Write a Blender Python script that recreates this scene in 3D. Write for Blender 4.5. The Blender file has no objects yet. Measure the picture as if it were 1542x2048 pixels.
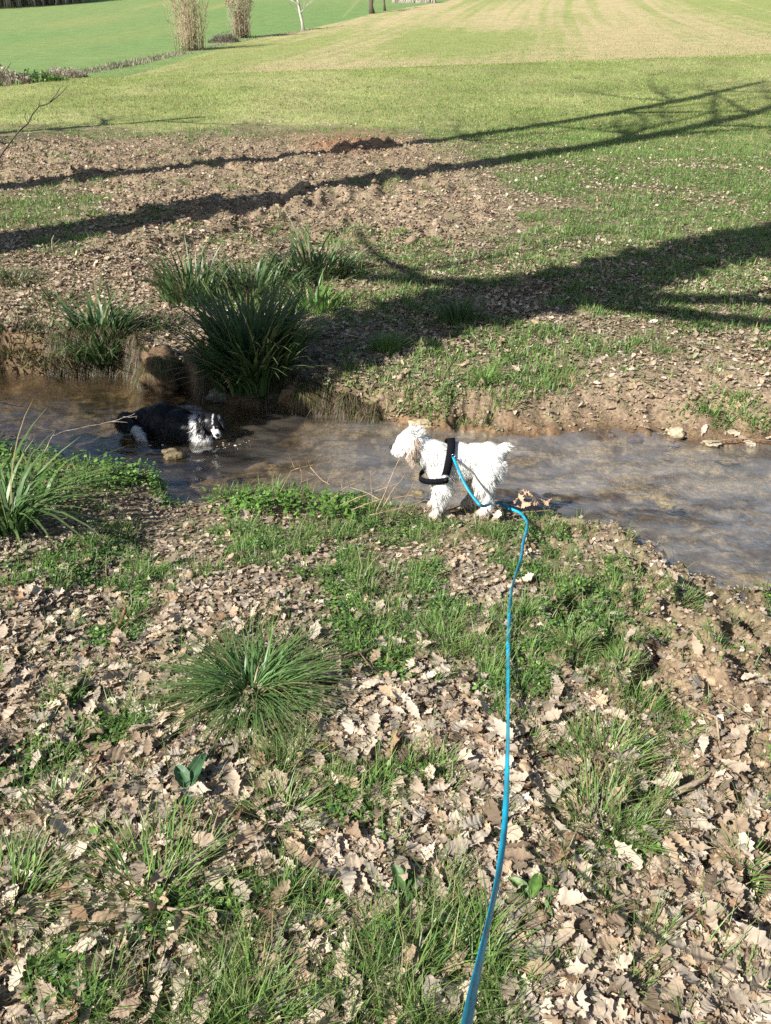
import bpy, math, random
import numpy as np
from mathutils import Vector, Matrix

# ------------------------------------------------------------------ camera, sky, sun, exposure
sc = bpy.context.scene
COL = sc.collection
FPX = 1538.0                      # focal length in pixels of the 1542 x 2048 photograph
PITCH = math.radians(27.0)
CAMZ = 1.62
cam_d = bpy.data.cameras.new("camera")
cam_d.sensor_fit = 'VERTICAL'
cam_d.sensor_height = 24.0
cam_d.lens = 24.0 * FPX / 2048.0
cam_d.clip_start = 0.05
cam_d.clip_end = 3000.0
cam = bpy.data.objects.new("camera", cam_d)
COL.objects.link(cam)
cam.location = (0, 0, CAMZ)
cam.rotation_euler = (math.radians(90) - PITCH, 0, 0)
sc.camera = cam

SUN_EL = math.radians(37.0)
SH_AZ = math.radians(52.0)        # direction the shadows fall, measured from +Y towards +X
world = bpy.data.worlds.new("World")
sc.world = world
world.use_nodes = True
wn = world.node_tree
sky = wn.nodes.new("ShaderNodeTexSky")
sky.sky_type = 'NISHITA'
sky.sun_disc = False
sky.sun_elevation = SUN_EL
sky.sun_rotation = SH_AZ + math.pi
wn.links.new(sky.outputs[0], wn.nodes["Background"].inputs[0])
wn.nodes["Background"].inputs[1].default_value = 0.065
sun_d = bpy.data.lights.new("sun", 'SUN')
sun_d.energy = 5.0
sun_d.angle = math.radians(0.5)
sun_d.color = (1.0, 0.955, 0.88)
sun = bpy.data.objects.new("sun", sun_d)
COL.objects.link(sun)
sun_to = Vector((-math.sin(SH_AZ) * math.cos(SUN_EL), -math.cos(SH_AZ) * math.cos(SUN_EL), math.sin(SUN_EL)))
sun.rotation_euler = sun_to.to_track_quat('Z', 'Y').to_euler()
sun.location = (0, 0, 60)
sc.view_settings.view_transform = 'Standard'
sc.view_settings.look = 'None'
sc.view_settings.exposure = 0.75
sc.view_settings.gamma = 1.0
sc.render.engine = 'CYCLES'
sc.cycles.max_bounces = 6
sc.cycles.diffuse_bounces = 3
sc.cycles.glossy_bounces = 3
sc.cycles.transmission_bounces = 4
sc.cycles.transparent_max_bounces = 8
sc.cycles.caustics_reflective = False
sc.cycles.caustics_refractive = False
sc.cycles.use_denoising = False

RNG = np.random.default_rng(7)

# ------------------------------------------------------------------ numeric helpers
def hsh(ix, iy, seed):
    n = (ix.astype(np.int64) * 374761393 + iy.astype(np.int64) * 668265263 + seed * 974634777) & 0xFFFFFFFF
    n = ((n ^ (n >> 13)) * 1274126177) & 0xFFFFFFFF
    n = (n ^ (n >> 16)) & 0xFFFFFFFF
    return n / 4294967295.0

def vnoise(x, y, seed=0):
    x = np.asarray(x, float); y = np.asarray(y, float)
    ix = np.floor(x); iy = np.floor(y)
    fx = x - ix; fy = y - iy
    fx = fx * fx * fx * (fx * (fx * 6 - 15) + 10); fy = fy * fy * fy * (fy * (fy * 6 - 15) + 10)
    a = hsh(ix, iy, seed); b = hsh(ix + 1, iy, seed); c = hsh(ix, iy + 1, seed); d = hsh(ix + 1, iy + 1, seed)
    return (a * (1 - fx) + b * fx) * (1 - fy) + (c * (1 - fx) + d * fx) * fy - 0.5

def fbm(x, y, octs=4, seed=0, gain=0.5):
    r = 0; a = 1.0
    for k in range(octs):
        r = r + a * vnoise(x * 2 ** k + 17.3 * k, y * 2 ** k - 9.1 * k, seed + k)
        a *= gain
    return r

def sstep(a, b, x):
    t = np.clip((np.asarray(x, float) - a) / (b - a), 0, 1)
    return t * t * (3 - 2 * t)

cP, sP = math.cos(PITCH), math.sin(PITCH)
def ray(px, py):
    u = (px - 771.0) / FPX; v = (1024.0 - py) / FPX
    return np.array([u, cP + v * sP, -sP + v * cP])

def project(x, y, z):
    z = z - CAMZ
    dep = np.maximum(y * cP - z * sP, 1e-3)
    up = y * sP + z * cP
    return 771.0 + FPX * x / dep, 1024.0 - FPX * up / dep, dep

WATER = -0.28
def on_plane(px, py, z=WATER):
    d = ray(px, py); t = (z - CAMZ) / d[2]
    return d[0] * t, d[1] * t

near_px = [(-140, 880), (0, 925), (120, 950), (190, 962), (330, 978), (352, 1020), (425, 1020), (470, 1000), (560, 985), (700, 1000), (800, 1024),
           (870, 1030), (1000, 1030), (1090, 1042), (1240, 1062), (1300, 1112), (1400, 1155), (1542, 1195), (1700, 1240)]
far_px = [(-300, 742), (0, 748), (150, 752), (262, 750), (290, 776), (372, 780), (400, 800), (470, 812), (565, 812), (620, 822), (700, 836), (770, 850), (850, 862),
          (1000, 875), (1100, 878), (1200, 868), (1330, 880), (1430, 897), (1542, 893), (1800, 900)]
NP = np.array([on_plane(*p) for p in near_px]); FP = np.array([on_plane(*p) for p in far_px])
NPo = NP[np.argsort(NP[:, 0])]; FPo = FP[np.argsort(FP[:, 0])]
def yN(x): return np.interp(x, NPo[:, 0], NPo[:, 1]) + 0.05 * vnoise(x * 5, x * 0, 3) + 0.03 * vnoise(x * 16, x * 0, 4)
def yF(x): return np.interp(x, FPo[:, 0], FPo[:, 1]) + 0.06 * vnoise(x * 4, x * 0, 5) + 0.05 * vnoise(x * 14, x * 0, 6)

PX = np.array([0, 4.3, 5, 6, 7, 9, 12.5, 16, 20, 25, 35, 44, 52, 60, 80, 120, 160, 250, 310, 350, 600, 2500], float)
PZ = np.array([-.24, -.2, -.12, .0, .1, .3, .6, .85, 1.1, 1.55, 2.7, 3.9, 4.15, 4.7, 6.9, 12.1, 18.2, 32.5, 42, 43, 36, 0], float)
# smooth interpolation (monotone cubic)
_h = np.diff(PX); _dl = np.diff(PZ) / _h
_m = np.concatenate([[_dl[0]], np.where(_dl[1:] * _dl[:-1] > 0, 2 * _dl[1:] * _dl[:-1] / (_dl[1:] + _dl[:-1] + 1e-12), 0), [_dl[-1]]])
def PROF(y):
    y = np.clip(y, 0, 2499)
    i = np.clip(np.searchsorted(PX, y, side='right') - 1, 0, len(PX) - 2)
    t = (y - PX[i]) / _h[i]
    return ((2 * t ** 3 - 3 * t ** 2 + 1) * PZ[i] + (t ** 3 - 2 * t ** 2 + t) * _h[i] * _m[i] + (-2 * t ** 3 + 3 * t ** 2) * PZ[i + 1] + (t ** 3 - t ** 2) * _h[i] * _m[i + 1])

def base_h(x, y):
    x = np.asarray(x, float); y = np.asarray(y, float)
    n = yN(x); f = yF(x)
    # near bank
    dn = n - y
    steep = 0.13 - 0.07 * sstep(1.0, 1.7, x)
    left = 0.06 * sstep(-1.0, -1.7, x)
    bw = 0.10 + 0.5 * sstep(1.1, 1.7, x)
    zn = WATER + (steep * 0.6 + left) * sstep(0, bw, dn) + (0.20 - left) * sstep(0.0, 1.9, dn) + 0.02 * np.clip(dn, -1, 3)
    zn = np.where(dn > 3, zn - 0.0 * dn, zn)
    # far bank
    df = y - f
    k = sstep(-1.0, 0.35, x)
    bwf = 0.09 * (1 - k) + 0.42 * k
    P = PROF(y) + 0.03 * np.clip(x, -90, 90) * sstep(12, 44, y) - .085 * np.clip(-x - 98, 0, 120) * sstep(180, 300, y)
    zf = WATER + (P - WATER) * sstep(-0.01, 1, np.clip(df / bwf, 0, 1)) 
    zf = zf + 0.018 * sstep(0, 0.02, df) * k
    # bed
    w = np.maximum(f - n, 0.05)
    t = np.clip((y - n) / w, 0, 1)
    dp = (0.05 + 0.03 * k + 0.24 * sstep(0.2, -1.2, x))
    prof = np.clip(4 * t * (1 - t), 0, 1) ** (0.7)
    zb = WATER - dp * prof - 0.012
    z = np.where(y < n, zn, np.where(y > f, zf, zb))
    return z

def at0(px, py, far=600.0):
    d = ray(px, py)
    t = 0.8; prev = t
    while t < far:
        p = d * t
        if CAMZ + p[2] < float(base_h(p[0], p[1])):
            a, b = prev, t
            for _ in range(18):
                m = (a + b) / 2; q = d * m
                if CAMZ + q[2] < float(base_h(q[0], q[1])): b = m
                else: a = m
            q = d * b
            return q[0], q[1]
        prev = t; t *= 1.012
    q = d * far
    return q[0], q[1]

# trenches, holes and ridges trodden in the mud: ((px,py) list, half width m, depth m)
RUTS = []
def rut(pts, hw, dp): RUTS.append((np.array([at0(*p) for p in pts]), hw, dp))
rut([(1115, 1240), (1160, 1205), (1205, 1188)], .035, .07)
rut([(1160, 1335), (1205, 1300), (1250, 1268)], .035, .06)
rut([(1262, 1395), (1296, 1340), (1322, 1290)], .030, .07)
rut([(1325, 1400), (1360, 1430), (1392, 1446)], .03, .05)
rut([(1275, 1640), (1300, 1560), (1360, 1540)], .03, .05)
rut([(1500, 1840), (1530, 1780), (1560, 1700)], .04, .07)
rut([(1395, 1730), (1440, 1660), (1480, 1600)], .03, .04)
rut([(1060, 1085), (1120, 1092)], .03, .05)
rut([(1235, 1100), (1275, 1125), (1290, 1160)], .04, .05)
rut([(905, 852), (935, 828), (965, 806)], .035, .09)
rut([(985, 838), (1000, 850)], .04, .08)
rut([(300, 500), (420, 470), (600, 440)], .12, -.08)
rut([(630, 292), (700, 300), (770, 288)], .35, -.10)
rut([(560, 305), (640, 300), (720, 315)], .2, .07)
rut([(580, 415), (660, 398), (740, 392)], .16, -.12)
rut([(200, 345), (400, 330), (520, 345)], .2, .10)
rut([(1050, 1320), (1090, 1330)], .03, .04)
rut([(1370, 1310), (1440, 1350), (1500, 1400)], .08, -.04)

def seg_dist(x, y, pts):
    best = np.full(np.shape(x), 1e9)
    for a, b in zip(pts[:-1], pts[1:]):
        ab = b - a; L = ab @ ab + 1e-9
        t = np.clip(((x - a[0]) * ab[0] + (y - a[1]) * ab[1]) / L, 0, 1)
        best = np.minimum(best, np.hypot(x - a[0] - t * ab[0], y - a[1] - t * ab[1]))
    return best

# ground cover read off the photograph, rows of y and 16 columns across
GR = {200: "9999999999999999", 250: "6555555667889999", 300: "1111111114799999", 350: "2111111112588888", 400: "5431111111357888",
      450: "6532211112457888", 500: "5422222333567888", 550: "4312222344667777", 600: "3222222344677777", 650: "2222223345666666",
      700: "3333333566777666", 750: "3333334666665544", 800: "2222222244322221", 860: "1111111122221111", 900: "9991111111111111",
      950: "9998555553322211", 1000: "9988899876555521", 1050: "8765889999863211", 1100: "7655777889988543", 1150: "6556677889988867",
      1200: "5566667788876678", 1250: "3345566688766778", 1300: "3333345566665555", 1350: "3322333566655544", 1400: "2222233566654333",
      1450: "2222234555655433", 1500: "2222234455566533", 1550: "3333344444566422", 1600: "4322334444466422", 1650: "3222334433465321",
      1700: "3222444333364321", 1750: "3343453333344321", 1800: "4445443333344321", 1850: "3332223333333221", 1900: "2221122333322111",
      2048: "2221122332322111"}
LR = {200: "0000000000000111", 250: "1111111211111112", 300: "4444444444443333", 350: "4444444555544444", 400: "5555544566655544",
      450: "5566655566666555", 500: "5777765566666655", 550: "5677755566666655", 600: "4555555666666655", 650: "3333335666665555",
      700: "1111113555554444", 750: "0000002444333322", 800: "0000001222111111", 900: "0000000111000000", 950: "1112221111000000",
      1000: "1112211121111000", 1050: "2333222222211111", 1100: "4443322222211111", 1150: "4544332222222222", 1200: "6655433333322222",
      1250: "7666555544443211", 1300: "7777666555432111", 1350: "7777655555532111", 1400: "8888777666653222", 1500: "8888888766544332",
      1700: "8777788766666655", 2048: "8777777766666765"}
def grid_of(d):
    ys = np.array(sorted(d)); M = np.array([[int(c) for c in d[k]] for k in ys]) / 9.0
    def f(px, py):
        px = np.clip(px, 0, 1541.9) / 1542 * 15; i = np.floor(px).astype(int); fx = px - i
        py = np.clip(py, ys[0], ys[-1] - .01); j = np.searchsorted(ys, py, side='right') - 1; fy = (py - ys[j]) / (ys[j + 1] - ys[j])
        i2 = np.minimum(i + 1, 15)
        return (M[j, i] * (1 - fx) + M[j, i2] * fx) * (1 - fy) + (M[j + 1, i] * (1 - fx) + M[j + 1, i2] * fx) * fy
    return f
gridG, gridL = grid_of(GR), grid_of(LR)
def cover(x, y):
    px, py, _ = project(x, np.maximum(y, 1.0), base_h(x, y))
    return gridG(px, py), gridL(px, py)

def height(x, y):
    x = np.asarray(x, float); y = np.asarray(y, float)
    z = base_h(x, y)
    n = yN(x); f = yF(x)
    inw = sstep(-.02, .03, y - n) * sstep(-.02, .03, f - y)
    land = 1 - inw
    near = sstep(60, 20, y)
    z = z + land * near * (0.030 * fbm(x * 2.2, y * 2.2, 3, 11) + 0.016 * fbm(x * 9, y * 9, 3, 21)) * sstep(0, .15, np.minimum(abs(y - n), abs(y - f)))
    # churned soil on the far side, dug over
    G, L = cover(x, y)
    dug = sstep(7.0, 9.0, y) * sstep(30, 24, y) * sstep(.42, .2, G)
    rid = 1 - np.abs(fbm(x * 2.6, y * 2.6, 3, 31)) * 4
    z = z + dug * (0.07 * fbm(x * 1.6, y * 1.6, 3, 33) + 0.045 * rid + 0.05 * fbm(x * 6, y * 6, 3, 37))
    # trodden mud at the right foreground
    mud = sstep(.9, 1.4, x + .1 * y) * sstep(4, 3.0, y) * (y < n)
    z = z + mud * land * (0.065 * fbm(x * 6, y * 6, 3, 41) + 0.04 * (1 - np.abs(fbm(x * 9, y * 9, 2, 43)) * 5))
    # stepped, eroded foot of the far bank
    eb = sstep(0, .05, y - f) * sstep(.9, .2, y - f)
    z = z + eb * (0.05 * fbm(x * 7, y * 7, 3, 47) + (.05 * fbm(x * 16, y * 16, 3, 49)) * sstep(.3, -.5, x))
    z = z + inw * 0.03 * fbm(x * 5, y * 8, 3, 53) * np.where(x > -.2, 1.0, .6)
    z = z + inw * .022 * np.clip(fbm(x * 14, y * 18, 2, 57), -.1, .6)
    for pts, hw, dp in RUTS:
        lo = pts.min(0) - 3 * hw; hi = pts.max(0) + 3 * hw
        m = (x > lo[0]) & (x < hi[0]) & (y > lo[1]) & (y < hi[1])
        if np.any(m):
            xm, ym = np.atleast_1d(x)[np.atleast_1d(m)], np.atleast_1d(y)[np.atleast_1d(m)]
            d = seg_dist(xm, ym, pts) / hw * (1 + .7 * vnoise(xm / hw, ym / hw, 61))
            g = dp * (np.exp(-d ** 2 * 1.2) - .35 * np.exp(-(d - 1.7) ** 2 * 2.5))
            if z.ndim: z[m] -= g
            else: z = z - g[0]
    return z

def at(px, py):
    x, y = at0(px, py)
    return x, y, float(height(np.array([x]), np.array([y]))[0])

def hit(px, py, depth):
    """point on the ray of a pixel at a given distance along the view axis"""
    d = ray(px, py); return Vector((d[0] * depth, d[1] * depth, CAMZ + d[2] * depth))

# ------------------------------------------------------------------ mesh helpers
def mesh(name, V, F, col=None, mat=None, smooth=True):
    me = bpy.data.meshes.new(name)
    V = np.ascontiguousarray(V, dtype=np.float32); F = np.ascontiguousarray(F, dtype=np.int32)
    k = F.shape[1]
    me.vertices.add(len(V)); me.vertices.foreach_set("co", V.ravel())
    me.loops.add(F.size); me.loops.foreach_set("vertex_index", F.ravel())
    me.polygons.add(len(F)); me.polygons.foreach_set("loop_start", np.arange(0, F.size, k, dtype=np.int32))
    me.update(calc_edges=True); me.validate(verbose=False)
    if col is not None:
        a = me.color_attributes.new("tint", 'FLOAT_COLOR', 'POINT')
        c = np.ones((len(V), 4), np.float32); c[:, :3] = col
        if len(a.data) == len(V): a.data.foreach_set("color", c.ravel())
    if smooth: me.shade_smooth()
    if mat is not None: me.materials.append(mat)
    return me

def obj(name, me, parent=None, label=None, cat=None, group=None, kind=None, loc=None):
    o = bpy.data.objects.new(name, me); COL.objects.link(o)
    if parent is not None: o.parent = parent
    if loc is not None: o.location = loc
    if label: o["label"] = label
    if cat: o["category"] = cat
    if group: o["group"] = group
    if kind: o["kind"] = kind
    return o

def thing(name, label, cat, loc=(0, 0, 0), group=None, rz=0.0):
    o = bpy.data.objects.new(name, None); COL.objects.link(o); o.empty_display_size = .1
    o.location = loc; o.rotation_euler = (0, 0, rz); o["label"] = label; o["category"] = cat
    if group: o["group"] = group
    return o

def nodemat(name):
    m = bpy.data.materials.new(name); m.use_nodes = True
    nt = m.node_tree; b = nt.nodes["Principled BSDF"]; return m, nt, b

def fibre_mat(name, rough=.55, trans=0.0, spec=.3, scale=60, var=.35, base=None, bump=0.0, bscale=200):
    """vertex tint x fine noise, with optional translucency"""
    m, nt, b = nodemat(name)
    N = nt.nodes; L = nt.links
    no = N.new("ShaderNodeTexNoise"); no.inputs["Scale"].default_value = scale; no.inputs["Detail"].default_value = 4
    tc = N.new("ShaderNodeTexCoord"); L.new(tc.outputs["Object"], no.inputs["Vector"])
    mr = N.new("ShaderNodeMapRange"); mr.inputs[1].default_value = .3; mr.inputs[2].default_value = .7
    mr.inputs[3].default_value = 1 - var; mr.inputs[4].default_value = 1 + var; L.new(no.outputs[0], mr.inputs[0])
    mx = N.new("ShaderNodeVectorMath"); mx.operation = 'SCALE'; L.new(mr.outputs[0], mx.inputs["Scale"])
    if base is None:
        at_ = N.new("ShaderNodeAttribute"); at_.attribute_name = "tint"; L.new(at_.outputs["Color"], mx.inputs[0])
    else:
        mx.inputs[0].default_value = base
    L.new(mx.outputs[0], b.inputs["Base Color"]); b.inputs["Roughness"].default_value = rough
    b.inputs["Specular IOR Level"].default_value = spec
    if bump > 0:
        n2 = N.new("ShaderNodeTexNoise"); n2.inputs["Scale"].default_value = bscale; n2.inputs["Detail"].default_value = 5; L.new(tc.outputs["Object"], n2.inputs["Vector"])
        bp = N.new("ShaderNodeBump"); bp.inputs["Strength"].default_value = bump; bp.inputs["Distance"].default_value = .01
        L.new(n2.outputs[0], bp.inputs["Height"]); L.new(bp.outputs[0], b.inputs["Normal"])
    if trans > 0:
        tr = N.new("ShaderNodeBsdfTranslucent"); L.new(mx.outputs[0], tr.inputs[0])
        ms = N.new("ShaderNodeMixShader"); ms.inputs[0].default_value = trans
        L.new(b.outputs[0], ms.inputs[1]); L.new(tr.outputs[0], ms.inputs[2]); L.new(ms.outputs[0], N["Material Output"].inputs[0])
    return m

M_LEAF = fibre_mat("dry_leaf", .62, .12, .22, 90, .22)
M_GRASS = fibre_mat("grass_blade", .42, .28, .4, 40, .2)
M_WEED = fibre_mat("weed_leaf", .45, .25, .4, 60, .25)
M_FIELD = fibre_mat("field_grass", .6, .3, .2, .6, .18)
M_BARK = fibre_mat("bark", .85, 0, .15, 30, .4, bump=.6, bscale=60)
M_CLOD = fibre_mat("soil_clod", .95, 0, .1, 60, .35, bump=.5, bscale=150)
M_STONE = fibre_mat("stone", .8, 0, .25, 25, .35, bump=.8, bscale=70)
M_FUR = fibre_mat("fur", .6, .12, .2, 100, .04)
M_BLACKFUR = fibre_mat("wet_black_fur", .38, 0, .32, 100, .15)

def ground_material():
    m, nt, b = nodemat("ground"); N = nt.nodes; L = nt.links
    tc = N.new("ShaderNodeTexCoord")
    at_ = N.new("ShaderNodeAttribute"); at_.attribute_name = "tint"
    out = at_.outputs["Color"]
    for sc_, v, det in ((45, .55, 6), (7, .3, 4), (.5, .14, 3)):
        no = N.new("ShaderNodeTexNoise"); no.inputs["Scale"].default_value = sc_; no.inputs["Detail"].default_value = det
        no.inputs["Roughness"].default_value = .65
        L.new(tc.outputs["Object"], no.inputs["Vector"])
        mr = N.new("ShaderNodeMapRange"); mr.inputs[1].default_value = .3; mr.inputs[2].default_value = .7
        mr.inputs[3].default_value = 1 - v; mr.inputs[4].default_value = 1 + v; L.new(no.outputs[0], mr.inputs[0])
        mx = N.new("ShaderNodeVectorMath"); mx.operation = 'SCALE'; L.new(out, mx.inputs[0]); L.new(mr.outputs[0], mx.inputs["Scale"])
        out = mx.outputs[0]
    L.new(out, b.inputs["Base Color"]); b.inputs["Roughness"].default_value = .93; b.inputs["Specular IOR Level"].default_value = .15
    n1 = N.new("ShaderNodeTexNoise"); n1.inputs["Scale"].default_value = 38; n1.inputs["Detail"].default_value = 8; n1.inputs["Roughness"].default_value = .7
    L.new(tc.outputs["Object"], n1.inputs["Vector"])
    bp = N.new("ShaderNodeBump"); bp.inputs["Strength"].default_value = .8; bp.inputs["Distance"].default_value = .025
    L.new(n1.outputs[0], bp.inputs["Height"]); L.new(bp.outputs[0], b.inputs["Normal"])
    return m
M_GROUND = ground_material()

# ------------------------------------------------------------------ terrain sheet
DITCH = np.array([at0(*p) for p in [(-300, 205), (0, 166), (130, 150), (250, 130), (350, 108), (400, 97), (480, 80), (600, 62), (700, 40), (745, 28), (800, 18), (900, 2)]])
def ditch_y(x): return np.interp(x, DITCH[:, 0], DITCH[:, 1], left=DITCH[0, 1] - 5, right=DITCH[-1, 1] + 200)

def mixc(a, b, t):
    t = np.asarray(t)[..., None]; return a * (1 - t) + b * t
def ground_colour(x, y, z):
    G, Lf = cover(x, y)
    soil = np.array([.225, .165, .11]); soil2 = np.array([.31, .235, .16]); litter = np.array([.33, .26, .185]); green = np.array([.085, .135, .03])
    n1 = fbm(x * 1.3, y * 1.3, 3, 71); n2 = fbm(x * 6, y * 6, 3, 73)
    c = mixc(np.broadcast_to(soil, x.shape + (3,)), soil2, np.clip(.5 + n1 * 1.4, 0, 1))
    c = mixc(c, litter, np.clip(Lf * .7 + n2 * .5, 0, 1) * .6)
    far = sstep(6, 14, y)
    c = mixc(c, green, np.clip(G * (.55 + .45 * far) * 1.1 - .1 + n2 * .7, 0, 1) * (.45 + .5 * far))
    # pale dry mud on the right of the far bank and red-brown mound
    px, py, _ = project(x, np.maximum(y, 1), z)
    pale = np.exp(-((px - 1500) / 260) ** 2 - ((py - 770) / 60) ** 2) * np.clip(1 + n2 * 2, 0, 1.3)
    c = mixc(c, np.array([.42, .31, .2]), np.clip(pale, 0, 1) * .7)
    pale2 = np.exp(-((px - 1350) / 180) ** 2 - ((py - 1330) / 90) ** 2)
    c = mixc(c, np.array([.40, .29, .185]), np.clip(pale2 * (1 + n2), 0, 1) * .6 * (y < 4))
    red = np.exp(-((px - 700) / 90) ** 2 - ((py - 285) / 22) ** 2)
    c = mixc(c, np.array([.26, .125, .065]), np.clip(red, 0, 1) * .8)
    rootc = sstep(.3, 0, y - yF(x)) * sstep(-.02, .02, y - yF(x))
    c = mixc(c, np.array([.23, .135, .07]) * (1 - .35 * sstep(.3, -.6, x))[..., None], rootc * .7)
    # wet edge, bed
    n = yN(x); f = yF(x)
    wet = sstep(.05, .0, z - WATER) * (y > 1) * (y < 12)
    c = mixc(c, c * .5, wet * .9)
    bed = (y > n) & (y < f)
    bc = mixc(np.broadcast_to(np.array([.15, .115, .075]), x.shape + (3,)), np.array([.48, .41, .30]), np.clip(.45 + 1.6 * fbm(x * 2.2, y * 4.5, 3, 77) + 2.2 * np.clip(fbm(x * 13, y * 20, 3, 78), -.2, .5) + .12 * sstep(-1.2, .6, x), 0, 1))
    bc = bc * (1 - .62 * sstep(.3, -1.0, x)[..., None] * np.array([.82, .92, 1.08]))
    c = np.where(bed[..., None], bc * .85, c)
    # grass field up to the crest
    gf = .85 * sstep(13, 27, y + 4 * fbm(x * .4, y * .4, 3, 79)) 
    gf = np.where(px < 850, sstep(23.5, 25.5, y + 2.5 * fbm(x * .5, y * .5, 3, 79)), gf)
    field = mixc(np.broadcast_to(np.array([.22, .25, .085]), x.shape + (3,)), np.array([.34, .33, .15]), np.clip(.5 + 1.2 * fbm(x * .3, y * .3, 4, 81), 0, 1))
    c = mixc(c, field, gf)
    # beyond the crest: thin young crop on pale soil with drill lines and tramlines
    th = math.atan2(36, 189)
    s = x * math.cos(th) - y * math.sin(th); tt = x * math.sin(th) + y * math.cos(th)
    s = s + 3.0 * fbm(tt * .012, s * 0, 2, 83)
    fine = fbm(s * 1.1, tt * .02, 3, 85); med = fbm(s * .22, tt * .012, 3, 87); big = fbm(x * .03, y * .02, 3, 89)
    tram = np.maximum(np.exp(-((np.mod(s, 13.0) - 3) / .35) ** 2), np.exp(-((np.mod(s, 13.0) - 5.0) / .35) ** 2))
    gmix = np.clip(.56 + .8 * med + 1.2 * big + .7 * fine - .30 * tram + .5 * fbm(x * 1.5, y * .6, 2, 95), 0, 1)
    edge = sstep(72, 60, y - .10 * x) * .6 * sstep(-25, 10, x)
    gmix = gmix * (1 - edge)
    gpatch = np.exp(-((px - 890) / 90) ** 2 - ((py - 85) / 38) ** 2)
    gmix = np.clip(gmix + .8 * gpatch + .45 * sstep(700, 300, px), 0, 1)
    crop = mixc(np.broadcast_to(np.array([.41, .345, .185]), x.shape + (3,)), np.array([.25, .285, .095]), gmix)
    bey = sstep(50, 56, y)
    c = mixc(c, crop, bey)
    # lush green hillside behind the ditch
    hill = mixc(np.broadcast_to(np.array([.15, .235, .08]), x.shape + (3,)), np.array([.185, .25, .09]), np.clip(.5 + 1.6 * fbm(x * .02 + 5, y * .012, 3, 91), 0, 1))
    br = np.clip(np.exp(-((px - 170) / 110) ** 2 - ((py - 42 + .12 * (px - 170)) / 9) ** 2) * .5 + np.exp(-((px - 440 ) / 60) ** 2 - ((py - 12 + .25 * (px - 440)) / 5) ** 2) * .8 +
                 np.exp(-((px - 310) / 45) ** 2 - ((py - 9 + .2 * (px - 310)) / 3) ** 2) * .7 + np.exp(-((px - 190) / 260) ** 2 - ((py - 78 + .12 * (px - 190)) / 14) ** 2) * .35, 0, 1)
    hill = mixc(hill, np.array([.27, .27, .10]), br)
    lines = np.exp(-((px - 690 + .9 * (py - 30) ) / 2.5) ** 2) * (py < 35) * .4
    hill = mixc(hill, np.array([.36, .33, .15]), np.clip(lines, 0, 1))
    hl = sstep(0, 1.5, y - ditch_y(x)) * (y > 48)
    c = mixc(c, hill, hl)
    return np.clip(c, 0, 1)

def build_terrain():
    a1 = np.radians(np.arange(-33, 33.01, .11)); a0 = np.radians(np.linspace(-180, -33.5, 70)); a2 = np.radians(np.linspace(33.5, 180, 70))
    A = np.concatenate([a0, a1, a2])
    R = [0.15]
    while R[-1] < 2400:
        r = R[-1]
        st = .006 if r < 30 else (.008 if r < 330 else .05)
        if r < 1.2: st = .05
        R.append(r * (1 + st))
    R = np.array(R)
    rr, aa = np.meshgrid(R, A, indexing='ij')
    x = rr * np.sin(aa); y = rr * np.cos(aa)
    z = height(x, y)
    back = y < 0
    z = np.where(back, 0.0 + .15 * fbm(x * .2, y * .2, 3, 5), z) * sstep(0, 1, np.where(back, 1, 1))
    c = ground_colour(x, y, z)
    V = np.stack([x, y, z], -1).reshape(-1, 3)
    nr, na = rr.shape
    i = np.arange((nr - 1))[:, None] * na + np.arange(na - 1)[None, :]
    F = np.stack([i, i + na, i + na + 1, i + 1], -1).reshape(-1, 4)[:, ::-1]
    # centre cap
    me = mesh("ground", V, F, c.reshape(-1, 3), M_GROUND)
    obj("ground", me, kind="structure")
build_terrain()

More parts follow.
